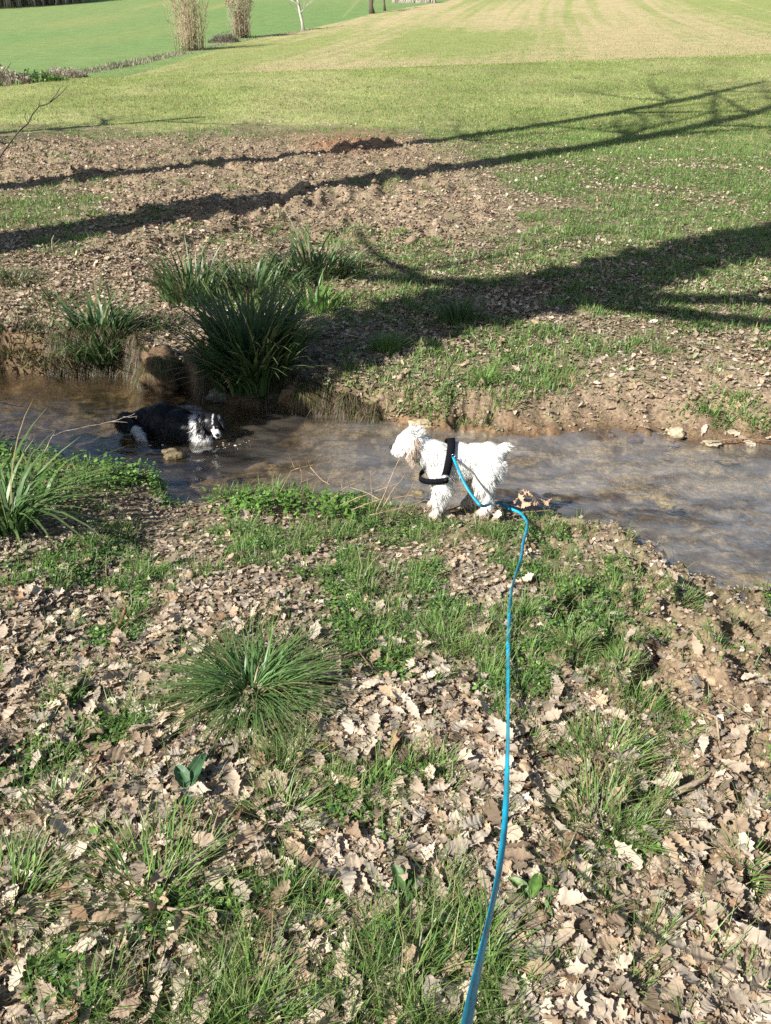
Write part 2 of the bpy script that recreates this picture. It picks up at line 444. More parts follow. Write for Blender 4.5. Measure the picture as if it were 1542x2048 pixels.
# ------------------------------------------------------------------ water
def build_water():
    xs = np.arange(-7, 6.5, .014); ts = np.linspace(0, 1, 190)
    X, T = np.meshgrid(xs, ts, indexing='ij')
    n = yN(X) - .22; f = yF(X) + .25
    Y = n + (f - n) * T
    rif = .45 + .9 * sstep(-.1, .5, X) * sstep(2.2, 1.4, X)
    wx = X + .35 * fbm(X * 1.4, Y * 2.2, 3, 111); wy = Y + .16 * fbm(X * 1.8 + 3, Y * 2.6, 3, 113) + .10 * X
    rd_ = lambda f: 1 - 2.2 * np.abs(f)
    w = .014 * rif * fbm(wx * 3, wy * 6, 2, 101) + .012 * rif * rd_(fbm(wx * 6, wy * 13, 2, 103)) + .008 * sstep(0, .5, X) * rd_(fbm(wx * 13 + wy * 5, wy * 24, 2, 104)) + .0012 * rif * fbm(wx * 26, wy * 52, 1, 107)
    dx, dy = on_plane(330, 880)
    rr = np.hypot((X - dx - .0) / 1.6, Y - dy)
    w = w + .010 * np.sin(rr * 48) * np.exp(-rr * 2.6) * sstep(.12, .3, rr)
    hx, hy = on_plane(455, 888)
    r2 = np.hypot(X - hx, (Y - hy)); w = w + .007 * np.sin(r2 * 80) * np.exp(-r2 * 6)
    Z = WATER + w
    nt_ = len(ts)
    i = np.arange(len(xs) - 1)[:, None] * nt_ + np.arange(nt_ - 1)[None, :]
    F = np.stack([i, i + nt_, i + nt_ + 1, i + 1], -1).reshape(-1, 4)
    m, nt, b = nodemat("stream_water"); N = nt.nodes; L = nt.links
    N.remove(b)
    tc = N.new("ShaderNodeTexCoord"); mp = N.new("ShaderNodeMapping"); mp.inputs["Scale"].default_value = (7, 13, 5); mp.inputs["Rotation"].default_value = (0, 0, -.15)
    L.new(tc.outputs["Object"], mp.inputs[0])
    no = N.new("ShaderNodeTexNoise"); no.inputs["Scale"].default_value = 3; no.inputs["Detail"].default_value = 1; no.inputs["Distortion"].default_value = 1.6
    L.new(mp.outputs[0], no.inputs["Vector"])
    bp = N.new("ShaderNodeBump"); bp.inputs["Strength"].default_value = .35; bp.inputs["Distance"].default_value = .008; L.new(no.outputs[0], bp.inputs["Height"])
    gl = N.new("ShaderNodeBsdfGlossy"); gl.inputs["Roughness"].default_value = .04; gl.inputs["Color"].default_value = (1, 1, 1, 1); L.new(bp.outputs[0], gl.inputs["Normal"])
    tr = N.new("ShaderNodeBsdfTransparent"); tr.inputs[0].default_value = (.88, .84, .76, 1)
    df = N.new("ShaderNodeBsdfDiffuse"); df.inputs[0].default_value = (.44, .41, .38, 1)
    m1 = N.new("ShaderNodeMixShader"); sx = N.new("ShaderNodeSeparateXYZ"); L.new(tc.outputs["Object"], sx.inputs[0])
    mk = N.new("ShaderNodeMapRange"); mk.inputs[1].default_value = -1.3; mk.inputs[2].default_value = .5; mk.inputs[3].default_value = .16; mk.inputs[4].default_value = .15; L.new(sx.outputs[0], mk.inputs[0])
    n3 = N.new("ShaderNodeTexNoise"); n3.inputs["Scale"].default_value = .45; n3.inputs["Detail"].default_value = 4; L.new(mp.outputs[0], n3.inputs["Vector"])
    mm = N.new("ShaderNodeMath"); mm.operation = 'MULTIPLY'; L.new(mk.outputs[0], mm.inputs[0])
    m4 = N.new("ShaderNodeMapRange"); m4.inputs[1].default_value = .35; m4.inputs[2].default_value = .65; m4.inputs[3].default_value = .25; m4.inputs[4].default_value = 2.0; L.new(n3.outputs[0], m4.inputs[0]); L.new(m4.outputs[0], mm.inputs[1])
    L.new(mm.outputs[0], m1.inputs[0])
    cr = N.new("ShaderNodeMix"); cr.data_type = 'RGBA'; cr.inputs[6].default_value = (.13, .095, .06, 1); cr.inputs[7].default_value = (.40, .40, .41, 1)  # brown silt on the left; the grey right also stands in for reflected sky
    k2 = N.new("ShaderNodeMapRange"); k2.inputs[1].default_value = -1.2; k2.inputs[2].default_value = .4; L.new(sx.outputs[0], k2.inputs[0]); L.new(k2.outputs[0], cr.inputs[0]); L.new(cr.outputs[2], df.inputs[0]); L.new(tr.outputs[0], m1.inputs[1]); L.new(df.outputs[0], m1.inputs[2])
    # Schlick reflectance on |N.I| so that it is the same from above and below the surface
    ge = N.new("ShaderNodeNewGeometry"); dt = N.new("ShaderNodeVectorMath"); dt.operation = 'DOT_PRODUCT'
    L.new(ge.outputs["Incoming"], dt.inputs[0]); L.new(bp.outputs[0], dt.inputs[1])
    def mth(op, a, b):
        q = N.new("ShaderNodeMath"); q.operation = op
        for k, v in enumerate((a, b)):
            if v is None: continue
            if isinstance(v, (int, float)): q.inputs[k].default_value = v
            else: L.new(v, q.inputs[k])
        return q.outputs[0]
    c1 = mth('SUBTRACT', 1.0, mth('MINIMUM', mth('ABSOLUTE', dt.outputs["Value"], None), 1.0))
    frv = mth('ADD', mth('MULTIPLY', mth('POWER', c1, 3.1), .95), .04)
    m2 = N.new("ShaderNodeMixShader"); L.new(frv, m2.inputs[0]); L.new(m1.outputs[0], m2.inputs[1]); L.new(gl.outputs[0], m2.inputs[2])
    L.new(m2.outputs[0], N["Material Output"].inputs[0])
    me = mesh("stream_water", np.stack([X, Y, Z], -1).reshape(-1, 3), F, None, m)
    obj("stream_water", me, kind="structure")
build_water()

# ------------------------------------------------------------------ scatter tools
def rot_mats(yaw, tilt, tdir, roll=None):
    """yaw about Z, then tilt about a horizontal axis"""
    n = len(yaw); c, s = np.cos(yaw), np.sin(yaw)
    Rz = np.zeros((n, 3, 3)); Rz[:, 0, 0] = c; Rz[:, 0, 1] = -s; Rz[:, 1, 0] = s; Rz[:, 1, 1] = c; Rz[:, 2, 2] = 1
    ax = np.stack([np.cos(tdir), np.sin(tdir), np.zeros(n)], -1)
    ct, st = np.cos(tilt), np.sin(tilt)
    K = np.zeros((n, 3, 3)); K[:, 0, 1] = -ax[:, 2]; K[:, 0, 2] = ax[:, 1]; K[:, 1, 0] = ax[:, 2]; K[:, 1, 2] = -ax[:, 0]; K[:, 2, 0] = -ax[:, 1]; K[:, 2, 1] = ax[:, 0]
    I = np.eye(3)[None]
    Rt = I + st[:, None, None] * K + (1 - ct)[:, None, None] * (K @ K)
    return Rt @ Rz

def scatter(tV, tF, pos, R, s, col):
    V = np.einsum('nij,vj->nvi', R, tV) * s[:, None, None] + pos[:, None, :]
    k = len(tV)
    F = tF[None] + (np.arange(len(pos)) * k)[:, None, None]
    C = np.repeat(col[:, None, :], k, 1)
    return V.reshape(-1, 3), F.reshape(-1, tF.shape[1]), C.reshape(-1, 3)

class Batch:
    def __init__(s): s.V = []; s.F = []; s.C = []; s.n = 0
    def add(s, V, F, C):
        if len(V) == 0: return
        C = np.broadcast_to(np.asarray(C, float), (len(V), 3))
        s.V.append(V); s.F.append(F + s.n); s.C.append(C); s.n += len(V)
    def mesh(s, name, mat, smooth=True):
        return mesh(name, np.concatenate(s.V), np.concatenate(s.F), np.concatenate(s.C), mat, smooth)

def leaf_template(rg, lob=True, n=11):
    """a lobed oak leaf about 1 long, folded along its midrib and curled"""
    t = np.linspace(0, 1, n)
    w = rg.uniform(.19, .27) * np.sin(np.pi * np.clip(t, 0, 1) ** 1.35) ** .75 + .012
    fq = rg.uniform(4.6, 6.2); ph = rg.uniform(0, 6.28)
    if lob: w1 = w * (1 + .20 * np.sin(t * fq * 6.28 + ph)); w2 = w * (1 + .20 * np.sin(t * fq * 6.28 + ph + rg.uniform(-1, 1)))
    else: w1, w2 = w.copy(), w.copy()
    for q in (w1, w2):
        q *= rg.uniform(.85, 1.12, n); q[-1] = .05; q[0] = .015
        if rg.random() < .3: j = rg.integers(2, n - 2); q[j:j + 2] *= .45
    sh = .02 * np.cos(t * fq * 6.28 + ph)
    curl = rg.uniform(-.6, .9); fold = rg.uniform(.0, .6); tw = rg.uniform(-1.0, 1.0)
    ang = (t - .4) * curl * 1.6
    cx = np.cumsum(np.cos(ang)) / n; cz = np.cumsum(np.sin(ang)) / n
    rows = []
    for sgn, ww in ((-1, w1), (0, w), (1, w2)):
        v = sgn * ww
        zz = np.abs(v) * fold * (1 + .5 * np.sin(t * 9 + sgn)) + rg.normal(0, .022, n) * (abs(sgn) + .2)
        yy = v * np.cos(fold * .8)
        a = tw * (t - .5)
        rows.append(np.stack([cx + sh * abs(sgn), yy * np.cos(a) - zz * np.sin(a), cz + yy * np.sin(a) + zz * np.cos(a)], -1))
    V = np.stack(rows, 1).reshape(-1, 3)
    V[:, 0] -= .5; V *= 1.12
    V[:, 2] -= V[:, 2].min() * .7
    F = []
    for i in range(n - 1):
        for j in range(2):
            a = i * 3 + j; F.append([a, a + 3, a + 4, a + 1])
    # petiole
    k = len(V)
    p0 = V[1]
    V = np.vstack([V, p0 + [-.14, .008, .02], p0 + [-.14, -.008, .02], p0 + [0, -.01, 0], p0 + [0, .01, 0]])
    F.append([k, k + 1, k + 2, k + 3])
    return V, np.array(F)

trg = np.random.default_rng(3)
LEAVES = [leaf_template(trg, True, 23) for _ in range(20)]
LEAVES_LO = [leaf_template(trg, True, 7) for _ in range(10)]
LEAVES_MID = [leaf_template(trg, True, 14) for _ in range(14)]
LEAF_COLS = np.array([[.47, .375, .28], [.40, .315, .225], [.58, .48, .37], [.32, .235, .16], [.44, .325, .215], [.36, .305, .235], [.29, .185, .115], [.49, .42, .335]])
def leaf_cols(n, rg):
    p = np.array([.2, .18, .16, .12, .1, .1, .05, .09]); p /= p.sum()
    c = LEAF_COLS[rg.choice(len(LEAF_COLS), n, p=p)]
    return c * rg.uniform(.72, 1.34, (n, 1))

def wedge_points(n, y0, y1, rg, margin=1.12, power=1.0):
    """points over the seen strip of ground, denser near when power > 1"""
    u = rg.random(n)
    y = y0 * (y1 / y0) ** u if power == 0 else (y0 ** (1 / power) + (y1 ** (1 / power) - y0 ** (1 / power)) * u) ** power
    hw = .5 * margin * (y * cP + 1.5 * sP) + .25
    x = rg.uniform(-1, 1, n) * hw
    return x, y
def dry(x, y): return (y < yN(x) - .01) | (y > yF(x) + .03)
EXCL = [(at0(500, 1375), .13)]

def clump(x, y, sc_, seed): return np.clip(.5 + 1.5 * fbm(x * sc_, y * sc_, 3, seed), 0, 1)
def green(x, y, G):
    k = np.clip(3.0 / np.maximum(y, 1), .22, 1.2)
    near = y < 4.7
    f = np.where(near, clump(x, y, 2.3, 401), clump(x, y, .85, 403)) * .7 + .3 * np.where(near, clump(x, y, 7, 405), clump(x, y, 3, 407))
    return sstep(.62, .42, 1.0 - f + .42 - G * .62)

def build_leaves():
    rg = np.random.default_rng(11)
    B = Batch(); FB = Batch()
    # near side
    def put(n, y0, y1, size, lo, tmpl, zoff, tilt, batch, gsel, power=0):
        x, y = wedge_points(n, y0, y1, rg, 1.15, power)
        G, Lf = cover(x, y)
        keep = dry(x, y) & (rg.random(n) < gsel(Lf, G, x, y))
        x, y = x[keep], y[keep]; m = len(x)
        z = height(x, y)
        idx = rg.integers(0, len(tmpl), m)
        s = rg.uniform(size[0], size[1], m) * rg.choice([.4, .65, .9, 1.1], m, p=[.30, .30, .28, .12])
        tl = np.abs(rg.normal(0, tilt, m)); R = rot_mats(rg.uniform(0, 6.28, m), tl, rg.uniform(0, 6.28, m))
        c = leaf_cols(m, rg)
        c = np.where((rg.random(m) < .14)[:, None], c * .55, c)
        zz = z + rg.uniform(*zoff, m) + s * .25 * np.sin(tl)
        for k in range(len(tmpl)):
            q = idx == k
            V, F, C = scatter(tmpl[k][0], tmpl[k][1], np.stack([x[q], y[q], zz[q]], -1), R[q], s[q], c[q])
            batch.add(V, F, C)
        return m
    e = lambda Lf, G, x, y: np.clip((Lf * 1.35 - .10) * (.25 + 1.0 * clump(x, y, 3.2, 201)) * (1 - .72 * green(x, y, G)), 0, 1)
    a = put(36000, .85, 4.6, (.038, .078), 0, LEAVES, (.0, .020), .30, B, e)
    bsel = lambda Lf, G, x, y: np.clip((Lf * 1.1 + .03) * (.2 + 1.1 * clump(x, y, 1.6, 203)) * (1 - .4 * green(x, y, G)), 0, 1)
    put(90000, 4.6, 9.5, (.045, .080), 0, LEAVES_MID, (.0, .015), .36, B, bsel, 1.0)
    b_ = put(80000, 9.5, 26, (.055, .085), 0, LEAVES_LO, (.0, .02), .45, B, lambda Lf, G, x, y: np.clip((Lf * 1.3 + .0) * (.25 + 1.1 * clump(x, y, .9, 203)) * (1 - .6 * green(x, y, G)), 0, 1), 1.3)
    c_ = put(1800, 18, 45, (.07, .12), 0, LEAVES_LO, (.02, .06), .5, B, lambda Lf, G, x, y: .12 + .5 * Lf, 1.3)
    # broken bits
    x, y = wedge_points(260000, .85, 22, rg, 1.1, 0)
    G, Lf = cover(x, y)
    k = dry(x, y) & (rg.random(len(x)) < np.clip(Lf * 1.2 + .08, 0, 1)); x, y = x[k], y[k]; m = len(x)
    tV = np.array([[-.5, -.2, 0], [.1, -.35, .15], [.55, .1, .0], [-.1, .4, .12]]); tF = np.array([[0, 1, 2, 3]])
    R = rot_mats(rg.uniform(0, 6.28, m), np.abs(rg.normal(0, .5, m)), rg.uniform(0, 6.28, m))
    V, F, C = scatter(tV, tF, np.stack([x, y, height(x, y) + rg.uniform(0, .012, m)], -1), R, rg.uniform(.006, .028, m) * (1 + .05 * y), leaf_cols(m, rg) * rg.uniform(.55, 1.05, (m, 1)))
    B.add(V, F, C)
    obj("leaf_litter", B.mesh("leaf_litter", M_LEAF), label="layer of pale brown dry oak leaves and crumbs strewn over both banks", cat="leaf litter", kind="stuff")
    print("leaves", a, b_, c_)
    # the 280 leaves that lie largest in view, one by one
    n = 280
    meshes = [mesh("fallen_oak_leaf", t[0], t[1], None, None) for t in LEAVES]
    mats = []
    for i, cc in enumerate(LEAF_COLS):
        mats.append(fibre_mat("dry_leaf_%s" % "abcdefgh"[i], .6, .12, .22, 30, .16, base=tuple(cc * .98)))
    got = 0; tries = 0; P = []
    while got < n and tries < 6000:
        tries += 1
        px = rg.uniform(15, 1527); py = 2040 - 780 * rg.random() ** 1.5
        x, y = at0(px, py, 6)
        G, Lf = cover(np.array([x]), np.array([y]))
        if rg.random() > Lf[0] * 1.1: continue
        if any((x - q[0]) ** 2 + (y - q[1]) ** 2 < .045 ** 2 for q in P): continue
        if math.hypot(x - EXCL[0][0][0], y - EXCL[0][0][1]) < .1: continue
        P.append((x, y)); k = int(rg.integers(0, len(meshes)))
        me = meshes[k]
        o = bpy.data.objects.new("fallen_oak_leaf", me)
        ci = int(rg.choice(len(mats), p=[.22, .16, .2, .1, .1, .08, .04, .1]))
        if not me.materials: me.materials.append(mats[0])
        COL.objects.link(o)
        o.material_slots[0].link = 'OBJECT'; o.material_slots[0].material = mats[ci]
        z = float(height(np.array([x]), np.array([y]))[0])
        s = rg.uniform(.055, .085); o.scale = (s, s, s)
        o.rotation_euler = (rg.normal(0, .3), rg.normal(0, .3), rg.uniform(0, 6.28))
        o.location = (x, y, z + .022 + rg.uniform(0, .012))
        o["label"] = "dry lobed oak leaf lying on top of the foreground litter, pale brown and curled"
        o["category"] = "leaf"; o["group"] = "single oak leaves on top of the foreground litter"
        got += 1
build_leaves()

def blades(base, az, length, width, lean, droop, col, segs=3, tipcol=None, yawj=None):
    """vectorised grass blades: strips of quads"""
    n = len(base); S = segs + 1
    t = np.linspace(0, 1, S)[None, :]
    h = length[:, None] * lean[:, None] * t ** 1.6
    v = length[:, None] * (t - droop[:, None] * t ** 2.4) * np.sqrt(np.clip(1 - (lean[:, None] * .8) ** 2, .15, 1))
    dx, dy = np.cos(az)[:, None], np.sin(az)[:, None]
    cx = base[:, 0:1] + h * dx; cy = base[:, 1:2] + h * dy; cz = base[:, 2:3] + v
    wa = (az + math.pi / 2) if yawj is None else az + math.pi / 2 + yawj
    w = width[:, None] * .5 * np.clip(1.02 - t ** 2.2, .06, 1)
    wx, wy = np.cos(wa)[:, None] * w, np.sin(wa)[:, None] * w
    Lp = np.stack([cx - wx, cy - wy, cz], -1); Rp = np.stack([cx + wx, cy + wy, cz], -1)
    V = np.stack([Lp, Rp], 2).reshape(-1, 3)
    i = (np.arange(n) * S * 2)[:, None] + (np.arange(segs) * 2)[None, :]
    F = np.stack([i, i + 1, i + 3, i + 2], -1).reshape(-1, 4)
    C = np.repeat(col[:, None, :], S * 2, 1)
    if tipcol is not None:
        tt = np.repeat(t, 2, axis=1)[..., None] ** 3
        C = C * (1 - tt * .6) + tipcol * tt * .6
    return V, F, C.reshape(-1, 3)

GCOLS = np.array([[.095, .20, .04], [.125, .25, .055], [.155, .28, .07], [.07, .16, .045], [.22, .29, .09], [.35, .31, .15]])
def grass_cols(n, rg, p=(.26, .26, .2, .15, .09, .04), mul=1.0):
    p = np.array(p) / sum(p); return GCOLS[rg.choice(6, n, p=p)] * rg.uniform(.8, 1.2, (n, 1)) * mul

def build_grass():
    rg = np.random.default_rng(21)
    B = Batch()
    def tufts(nt_, y0, y1, per, L, W, spread, power, sel, mul=1.0, segs=3, lean=(.15, .75)):
        x, y = wedge_points(nt_, y0, y1, rg, 1.12, power)
        G, Lf = cover(x, y)
        k = dry(x, y) & (rg.random(nt_) < sel(G, x, y)); x, y = x[k], y[k]; m = len(x)
        cnt = rg.integers(per[0], per[1], m); idx = np.repeat(np.arange(m), cnt); N_ = len(idx)
        sz = rg.uniform(.5, 1.25, m)[idx]; r = spread * sz * np.sqrt(rg.random(N_)); a = rg.uniform(0, 6.28, N_)
        bx = x[idx] + r * np.cos(a); by = y[idx] + r * np.sin(a)
        ok = dry(bx, by); bx, by, a, sz, idx = bx[ok], by[ok], a[ok], sz[ok], idx[ok]; N_ = len(bx)
        bz = height(bx, by) - .004
        tint = rg.uniform(.75, 1.25, (m, 1))[idx]
        V, F, C = blades(np.stack([bx, by, bz], -1), a + rg.normal(0, .6, N_), rg.uniform(L[0], L[1], N_) * sz, rg.uniform(W[0], W[1], N_),
                         rg.uniform(*lean, N_), rg.uniform(.05, .4, N_), grass_cols(N_, rg, mul=mul) * tint, segs, np.array([.36, .33, .15]), rg.normal(0, .5, N_))
        B.add(V, F, C)
    gs = lambda th, pw, sd, scl: (lambda G, x, y: np.clip((G - .12) * 1.35, 0, 1) ** pw * (clump(x, y, scl, sd) > th))
    gg = lambda G, x, y: np.clip(green(x, y, G) * .9 + .06, 0, 1)
    tufts(3600, .85, 4.6, (14, 34), (.05, .13), (.0018, .0034), .035, 0, gg, 1.15)
    tufts(5500, .85, 5, (6, 14), (.02, .055), (.0015, .003), .03, 0, lambda G, x, y: green(x, y, G) + .05, 1.2)
    tufts(900, .85, 3, (3, 9), (.06, .15), (.0018, .003), .04, 0, lambda G, x, y: .25 + 0 * x, 1.2)
    tufts(22000, 4.6, 24, (8, 16), (.05, .12), (.004, .009), .07, 1.2, lambda G, x, y: green(x, y, G) * .9 + .02, 1.2, 2)
    tufts(26000, 4.6, 13, (6, 12), (.02, .055), (.002, .005), .06, 1.0, lambda G, x, y: np.clip(G * .7, .02, .55), 1.1, 2)
    tufts(4200, 17, 42, (5, 9), (.06, .13), (.012, .022), .14, 1.0, lambda G, x, y: .5 * clump(x, y, .5, 307), .75, 2)
    obj("bank_grass", B.mesh("bank_grass", M_GRASS), label="short green grass in uneven tufts over both stream banks", cat="grass", kind="stuff")
    # young crop on the field up to the crest
    B = Batch()
    n = 330000
    x, y = wedge_points(n, 13, 48, rg, 1.1, 1.0)
    px, py, _ = project(x, y, base_h(x, y)); keep0 = rg.random(n) < sstep(13, 25, y + 4 * fbm(x * .3, y * .3, 3, 79)); x, y, px, py = x[keep0], y[keep0], px[keep0], py[keep0]; n = len(x)
    G = gridG(px, py)
    k = (rg.random(n) < np.clip(G * 1.3 - .35, 0, 1)) & (np.where(px < 850, y + 2.5 * fbm(x * .5, y * .5, 3, 79) > 24.3, True)); x, y = x[k], y[k]; n = len(x)
    z = base_h(x, y) + (0.030 * fbm(x * 2.2, y * 2.2, 3, 11)) * sstep(60, 20, y) - .01
    cols = grass_cols(n, rg, (.12, .22, .25, .08, .25, .08), 1.0) * (1 + .5 * fbm(x * .6, y * .3, 3, 311))[:, None] * (np.array([1.25, 1.25, 1.2])[None] + np.array([.6, .2, .5])[None] * sstep(14, 30, y + 5 * fbm(x * .25, y * .25, 3, 313))[:, None])
    V, F, C = blades(np.stack([x, y, z], -1), rg.uniform(0, 6.28, n), rg.uniform(.05, .11, n), rg.uniform(.008, .02, n), rg.uniform(.2, .9, n), rg.uniform(0, .35, n), cols * rg.uniform(.7, 1.35, (n, 1)), 1)
    B.add(V, F, C)
    n = 150000; y = 54 * (150 / 54) ** rg.random(n); x = rg.uniform(-1, 1, n) * .55 * y
    px, py, _ = project(x, y, base_h(x, y)); k = (y < ditch_y(x) - 1) & (px > -30) & (px < 1572); x, y = x[k], y[k]; n = len(x)
    th = math.atan2(36, 189); s_ = x * math.cos(th) - y * math.sin(th)
    cc = mixc(np.broadcast_to(np.array([.40, .36, .19]), (n, 3)), np.array([.22, .28, .09]), np.clip(.5 + 1.2 * fbm(s_ * .8, y * .03, 3, 87) + .5 * rg.normal(0, .5, n), 0, 1))
    V, F, C = blades(np.stack([x, y, base_h(x, y) - .01], -1), rg.uniform(0, 6.28, n), rg.uniform(.05, .12, n), rg.uniform(.02, .05, n), rg.uniform(.3, 1, n), rg.uniform(0, .3, n), cc * rg.uniform(.75, 1.25, (n, 1)), 1)
    B.add(V, F, C)
    obj("field_grass", B.mesh("field_grass", M_FIELD), label="bright young grass covering the field behind the dug-over strip", cat="grass", kind="stuff")
build_grass()

def disc_leaf(k=6, pinch=.55):
    a = np.linspace(0, 2 * np.pi, k, endpoint=False)
    V = np.stack([.5 + .5 * np.cos(a), .36 * np.sin(a), .10 * np.cos(a) ** 2 + .05 * np.sin(3 * a)], -1)
    return V, np.array([[0, 1, 2, 3], [3, 4, 5, 0]]) if k == 6 else None

def build_weeds():
    rg = np.random.default_rng(31)
    tV, tF = disc_leaf()
    B = Batch()
    def put(nc, y0, y1, per, size, spread, hgt, sel, cm, power=0):
        x, y = wedge_points(nc, y0, y1, rg, 1.12, power)
        G, Lf = cover(x, y)
        k = dry(x, y) & (rg.random(nc) < sel(G, x, y)); x, y = x[k], y[k]; m = len(x)
        idx = np.repeat(np.arange(m), rg.integers(per[0], per[1], m)); N_ = len(idx)
        r = spread * np.sqrt(rg.random(N_)); a = rg.uniform(0, 6.28, N_)
        bx = x[idx] + r * np.cos(a); by = y[idx] + r * np.sin(a); ok = dry(bx, by); bx, by, idx = bx[ok], by[ok], idx[ok]; N_ = len(bx)
        tint = rg.uniform(.7, 1.3, (m, 1))[idx]
        cc = np.array([[.085, .18, .035], [.12, .23, .05], [.17, .29, .06], [.06, .13, .045]])[rg.integers(0, 4, N_)] * tint * cm
        R = rot_mats(rg.uniform(0, 6.28, N_), np.abs(rg.normal(.25, .4, N_)), rg.uniform(0, 6.28, N_))
        V, F, C = scatter(tV, tF, np.stack([bx, by, height(bx, by) + hgt * rg.random(N_) ** 1.3], -1), R, rg.uniform(size[0], size[1], N_), cc)
        B.add(V, F, C)
    ws = lambda th, sd, scl: (lambda G, x, y: np.clip(G * 1.5 - .25, 0, 1) * (clump(x, y, scl, sd) > th))
    wsel = lambda G, x, y: np.clip(green(x, y, G) * (clump(x, y, 5, 409) > .45) * 1.0, 0, 1)
    put(20000, .9, 4.9, (8, 22), (.008, .017), .035, .03, wsel, 1.1)
    put(14000, 4.6, 16, (7, 16), (.014, .028), .08, .04, wsel, 1.1, 1.2)
    # rank weeds at the left edge of the near bank
    put(900, 2.9, 4.4, (20, 40), (.014, .03), .06, .11, lambda G, x, y: (G > .85) * (x < -.9), 1.0)
    obj("ground_weeds", B.mesh("ground_weeds", M_WEED), label="low leafy weeds carpeting patches of the banks", cat="weeds", kind="stuff")
    # soil crumbs
    import bmesh
    bm = bmesh.new(); bmesh.ops.create_icosphere(bm, subdivisions=1, radius=1)
    iv = np.array([v.co[:] for v in bm.verts]); iF = np.array([[v.index for v in f.verts] for f in bm.faces]); bm.free()
    B = Batch()
    for q in range(5):
        jv = iv * rg.uniform(.35, 1.4, (len(iv), 1)) * np.array([1, .7, .6])
        n = 14000; x, y = wedge_points(n, 5, 26, rg, 1.1, 1.2)
        G, Lf = cover(x, y); e = y - yF(x)
        k = dry(x, y) & ((rg.random(n) < sstep(.5, .1, G) * .8 * (y > 7)) | ((e > 0) & (e < .5) & (rg.random(n) < .5))); x, y = x[k], y[k]; m = len(x)
        s = rg.lognormal(math.log(.011), .5, m) * (1 + .03 * y)
        cc = np.array([.30, .225, .155]) * rg.uniform(.7, 1.35, (m, 1))
        V, F, C = scatter(jv, iF, np.stack([x, y, height(x, y) + s * .2], -1), rot_mats(rg.uniform(0, 6.28, m), rg.uniform(0, .5, m), rg.uniform(0, 6.28, m)), s, cc); B.add(V, F, C)
        n = 6000; x, y = wedge_points(n, 1.0, 4.0, rg, 1.1, 0)
        px, py, _ = project(x, y, base_h(x, y)); k = dry(x, y) & (rg.random(n) < np.clip(sstep(950, 1350, px) * .6 + .1, 0, 1)); x, y = x[k], y[k]; m = len(x)
        s = rg.lognormal(math.log(.006), .55, m); cc = np.array([.33, .24, .155]) * rg.uniform(.7, 1.3, (m, 1))
        V, F, C = scatter(jv, iF, np.stack([x, y, height(x, y) + s * .3], -1), rot_mats(rg.uniform(0, 6.28, m), rg.uniform(0, .5, m), rg.uniform(0, 6.28, m)), s, cc); B.add(V, F, C)
    obj("soil_clods", B.mesh("soil_clods", M_CLOD, False), label="loose crumbs and clods of dug brown soil", cat="soil", kind="stuff")
build_weeds()

# ------------------------------------------------------------------ tubes, trees, sticks
def tintc(c, rd, a, b):
    k = rd.uniform(a, b); return [v * k for v in c]

def tube(B, pts, rad, col, sides=6, seed=0, rough=0.0):
    pts = [Vector(p) for p in pts]; n = len(pts)
    rg = np.random.default_rng(seed)
    V = []; up = Vector((0, 0, 1))
    prev = None
    for i, p in enumerate(pts):
        d = (pts[min(i + 1, n - 1)] - pts[max(i - 1, 0)]).normalized()
        if prev is None:
            s = d.cross(up);
            if s.length < .1: s = d.cross(Vector((1, 0, 0)))
            s.normalize()
        else:
            s = (prev - d * prev.dot(d)).normalized()
        prev = s; b = d.cross(s)
        for k in range(sides):
            a = 2 * math.pi * k / sides; rr = rad[i] * (1 + rough * rg.normal())
            V.append(p + (s * math.cos(a) + b * math.sin(a)) * rr)
    F = [[i * sides + k, i * sides + (k + 1) % sides, (i + 1) * sides + (k + 1) % sides, (i + 1) * sides + k] for i in range(n - 1) for k in range(sides)]
    V += [pts[0], pts[-1]]; a0 = n * sides
    for k in range(0, sides - 1, 2):
        F.append([a0, (k + 2) % sides, k + 1, k]); e = (n - 1) * sides; F.append([a0 + 1, e + k, e + k + 1, e + (k + 2) % sides])
    C = np.broadcast_to(np.asarray(col, float), (len(V), 3)) * rg.uniform(.85, 1.15, (len(V), 1))
    B.add(np.array([v[:] for v in V]), np.array(F), C)

def grow(B, p, d, L, r, lvl, rd, col, maxl, upb=.25, kids=(2, 4), wob=.25, shrink=.62):
    n = 5; pts = [p.copy()]; rad = [r]
    for i in range(n):
        d = (d + Vector((rd.gauss(0, wob), rd.gauss(0, wob), rd.gauss(0, wob) + upb * .3)) * .35).normalized()
        p = p + d * (L / n); pts.append(p.copy()); rad.append(r * (1 - .75 * (i + 1) / n))
    tube(B, pts, rad, col, 6 if lvl == 0 else (5 if lvl == 1 else 3), rd.randint(0, 9999))
    if lvl >= maxl: return
    for _ in range(rd.randint(*kids) + (3 if lvl == 0 else 0)):
        i = rd.randint(1, n); q = pts[i]
        a = rd.uniform(0, 6.28); side = Vector((math.cos(a), math.sin(a), rd.uniform(.1, .8)))
        nd = (d * .7 + side * .8).normalized()
        grow(B, q, nd, L * shrink * rd.uniform(.7, 1.1), rad[i] * .62, lvl + 1, rd, col, maxl, upb, kids, wob, shrink)

